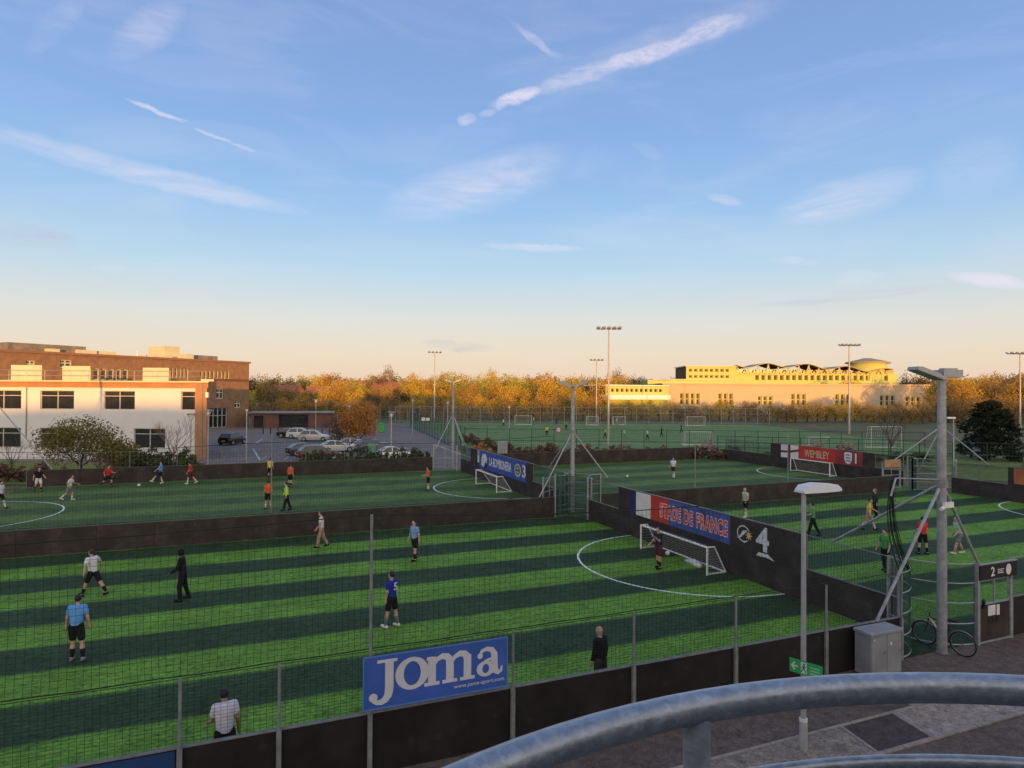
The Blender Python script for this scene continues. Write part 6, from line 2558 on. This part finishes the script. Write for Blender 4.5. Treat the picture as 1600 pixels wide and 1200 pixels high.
# houses among the trees
M_TILE = mat('red clay tiles', (.30, .11, .055), .8, 0, .2, 1.5)
for i, (px, d, yr, w, lab) in enumerate(((437, 214, 601, 9, 'small house with orange tiled gable among the trees, leftmost'), (505, 232, 603, 11, 'tiled house roof among the trees beyond the car park'),
                                         (606, 244, 596, 13, 'tiled house roof right of the brown tree belt'), (548, 262, 594, 14, 'long tiled house roof high on the horizon'))):
    c = B(bear(px, d), d)
    zr_ = lev(yr, px, d)
    t = thing('house', lab, 'house', tuple(c), -YAW + (.3 if i % 2 else -.2))
    q = MB()
    q.box((-w / 2, 0, -.05), (w / 2, 8, zr_ - 2.4))
    part('wall', q, M_RENDER if i == 4 else M_BRICK, t, False, True)
    q = MB()
    e_ = .4
    vs = [(-w / 2 - e_, -e_, zr_ - 2.4), (w / 2 + e_, -e_, zr_ - 2.4), (w / 2 + e_, 8 + e_, zr_ - 2.4), (-w / 2 - e_, 8 + e_, zr_ - 2.4), (-w / 2 - e_, 4, zr_), (w / 2 + e_, 4, zr_)]
    q.add(vs, [(0, 1, 5, 4), (2, 3, 4, 5), (1, 2, 5), (3, 0, 4), (3, 2, 1, 0)])
    part('roof', q, M_TILE, t, False, True)
    q = MB()
    q.box((w * .25, 3.6, zr_ - .8), (w * .25 + .8, 4.4, zr_ + .9))
    part('chimney', q, M_BRICK, t, False, True)
    for k in (-.25, .25):
        q = MB()
        q.box((w * k - .7, -.04, zr_ - 4.6), (w * k + .7, -.002, zr_ - 3.2))
        part('window', q, M_GLASS, t, False, True)

# ------------------------------------------------------------------ tree belt
LMF = [leaf_mat('far amber leaves', (.40, .25, .035), (.60, .42, .06)), leaf_mat('far russet twigs', (.30, .18, .042), (.48, .30, .065)),
       leaf_mat('far olive leaves', (.32, .29, .04), (.52, .46, .07)), leaf_mat('far brown twigs', (.19, .125, .048), (.31, .21, .08)), leaf_mat('far dark leaves', (.05, .05, .02), (.11, .095, .035))]
FARM = {}


def far_tree(label, group, r, d, h, w, kind, seed, sink=0.):
    key = (kind, seed % 4)
    if key not in FARM:
        rg = random.Random(100 + seed % 4 + 10 * kind)
        tq = MB()
        ends = []
        tq.tube([(0, 0, -.02), (.01, 0, .3), (0, .01, .6)], [.028, .022, .012], 6, caps=False)
        for k in range(6):
            a = k * 1.05 + rg.uniform(-.3, .3)
            branches(tq, rg, Vector((0, 0, rg.uniform(.18, .4))), Vector((math.cos(a) * .7, math.sin(a) * .7, 1)), .24, .010, 1, 2, ends)
        cq = MB()
        leaf_cloud(cq, rg, (0, 0, .56), (.47, .47, .46), 1900, .040, clumps=46)
        FARM[key] = (tq.mesh('trunk', BARK), cq.mesh('crown', LMF[kind]))
    c = B(r, d)
    t = thing('belt_tree', label, 'tree', (c.x, c.y, -.05), seed * 1.7, group)
    t.scale = (w, w, h)
    t.location.z -= sink * h
    link('trunk', FARM[key][0], t)
    link('crown', FARM[key][1], t)
    return t


KN = ['amber', 'russet', 'yellow-olive', 'brown', 'dark']
SEG = [(470, 'left of the low gatehouse lamps'), (545, 'above the silver SUV'), (620, 'above the russet car park tree'), (690, 'above the road beside the green fence'), (770, 'between the thin corner mast and the blue banner'),
       (860, 'left of the central mast'), (945, 'between the central mast and the tallest floodlight'), (1040, 'right of the tallest floodlight'), (1160, 'in front of the long pale building, left part'),
       (1300, 'in front of the long pale building, middle'), (1440, 'in front of the long pale building, right part'), (1530, 'behind the tall grey mast'), (1700, 'at the right edge above the conifer')]
ROWN = ['front low', 'second-row', 'third-row tall', 'rearmost skyline']


def belt_label(px, row, k):
    return '%s %s tree of the belt, %s' % (ROWN[row], KN[k], next(n for lim, n in SEG if px < lim))


rg = random.Random(77)
n_ = 0
for row, (dmin, dmax, ytop, step) in enumerate(((168, 184, 612, 15), (192, 215, 597, 16), (232, 262, 588, 18), (285, 330, 584, 20))):
    px = 392
    while px < 1660:
        d = rg.uniform(dmin, dmax)
        skip = False
        yt = ytop + rg.uniform(-5, 7)
        if px > 940 and px < 1455:
            if row == 0:
                yt = 622 + rg.uniform(-5, 7)
            elif row == 1:
                skip = True
            else:
                skip = not (px < 1010 or px > 1420)
        if px > 1440:
            yt -= (2, 6, 3, -1)[row]
        if px < 700 and row < 2:
            yt += 5
        if 990 < px < 1070 and row > 1:
            yt = 588 + rg.uniform(-2, 3)
            skip = False if row == 3 else skip
        if not skip:
            h = lev(yt, px, d)
            if px < 640:
                k = rg.choice((0, 1, 3, 3, 2, 4) if row else (3, 3, 4, 1))
            elif px < 960:
                k = rg.choice((0, 0, 2, 1, 0, 3) if row else (1, 3, 1, 0))
            elif px < 1440:
                k = rg.choice((1, 1, 0, 3)) if row == 0 else rg.choice((3, 0, 4))
            else:
                k = rg.choice((1, 0, 0, 3) if row else (3, 1, 3))
            far_tree(belt_label(px, row, k), 'belt of trees on the horizon', bear(px, d), d, h, max(6.0, h * rg.uniform(.7, 1.0)) * (1.15 if row == 0 else 1), k, n_, .14 if row == 0 else 0)
            n_ += 1
        px += step * rg.uniform(.7, 1.3) * (1 if row < 3 else .9)
# a few trees standing out of the belt
for px, d, yt, w, k, lab in ((1327, 250, 590, 14, 0, 'broad amber tree crown in front of the wavy-roofed building'), (768, 240, 573, 9, 0, 'tall amber tree standing above the belt left of the central mast'), (606, 260, 570, 7, 3, 'tall brown tree standing above the belt beyond the car park'), (968, 320, 573, 10, 3, 'round bare tree on the skyline right of the tallest floodlight'),
                             (806, 226, 583, 12, 2, 'bright yellow-green tree in the middle of the belt'), (700, 236, 578, 18, 2, 'broad yellow tree behind the thin corner mast')):
    far_tree(lab, None, bear(px, d), d, lev(yt, px, d), w, k, int(px))
# distant wooded skyline
q = MB()
rg = random.Random(9)
for i in range(420):
    px = -150 + 1900 * i / 420
    d = rg.uniform(430, 520)
    c = B(bear(px, d), d)
    top_ = lev(590 + 3 * math.sin(px * .02) + rg.uniform(-3, 4), px, d)
    leaf_cloud(q, rg, (c.x, c.y, top_ * .5), (7, 7, top_ * .5), 60, 2.2, clumps=5)
o = link('distant_woodland', q.mesh('distant_woodland', LMF[3]))
o['kind'] = 'stuff'
o['label'] = 'distant wooded skyline along the horizon'
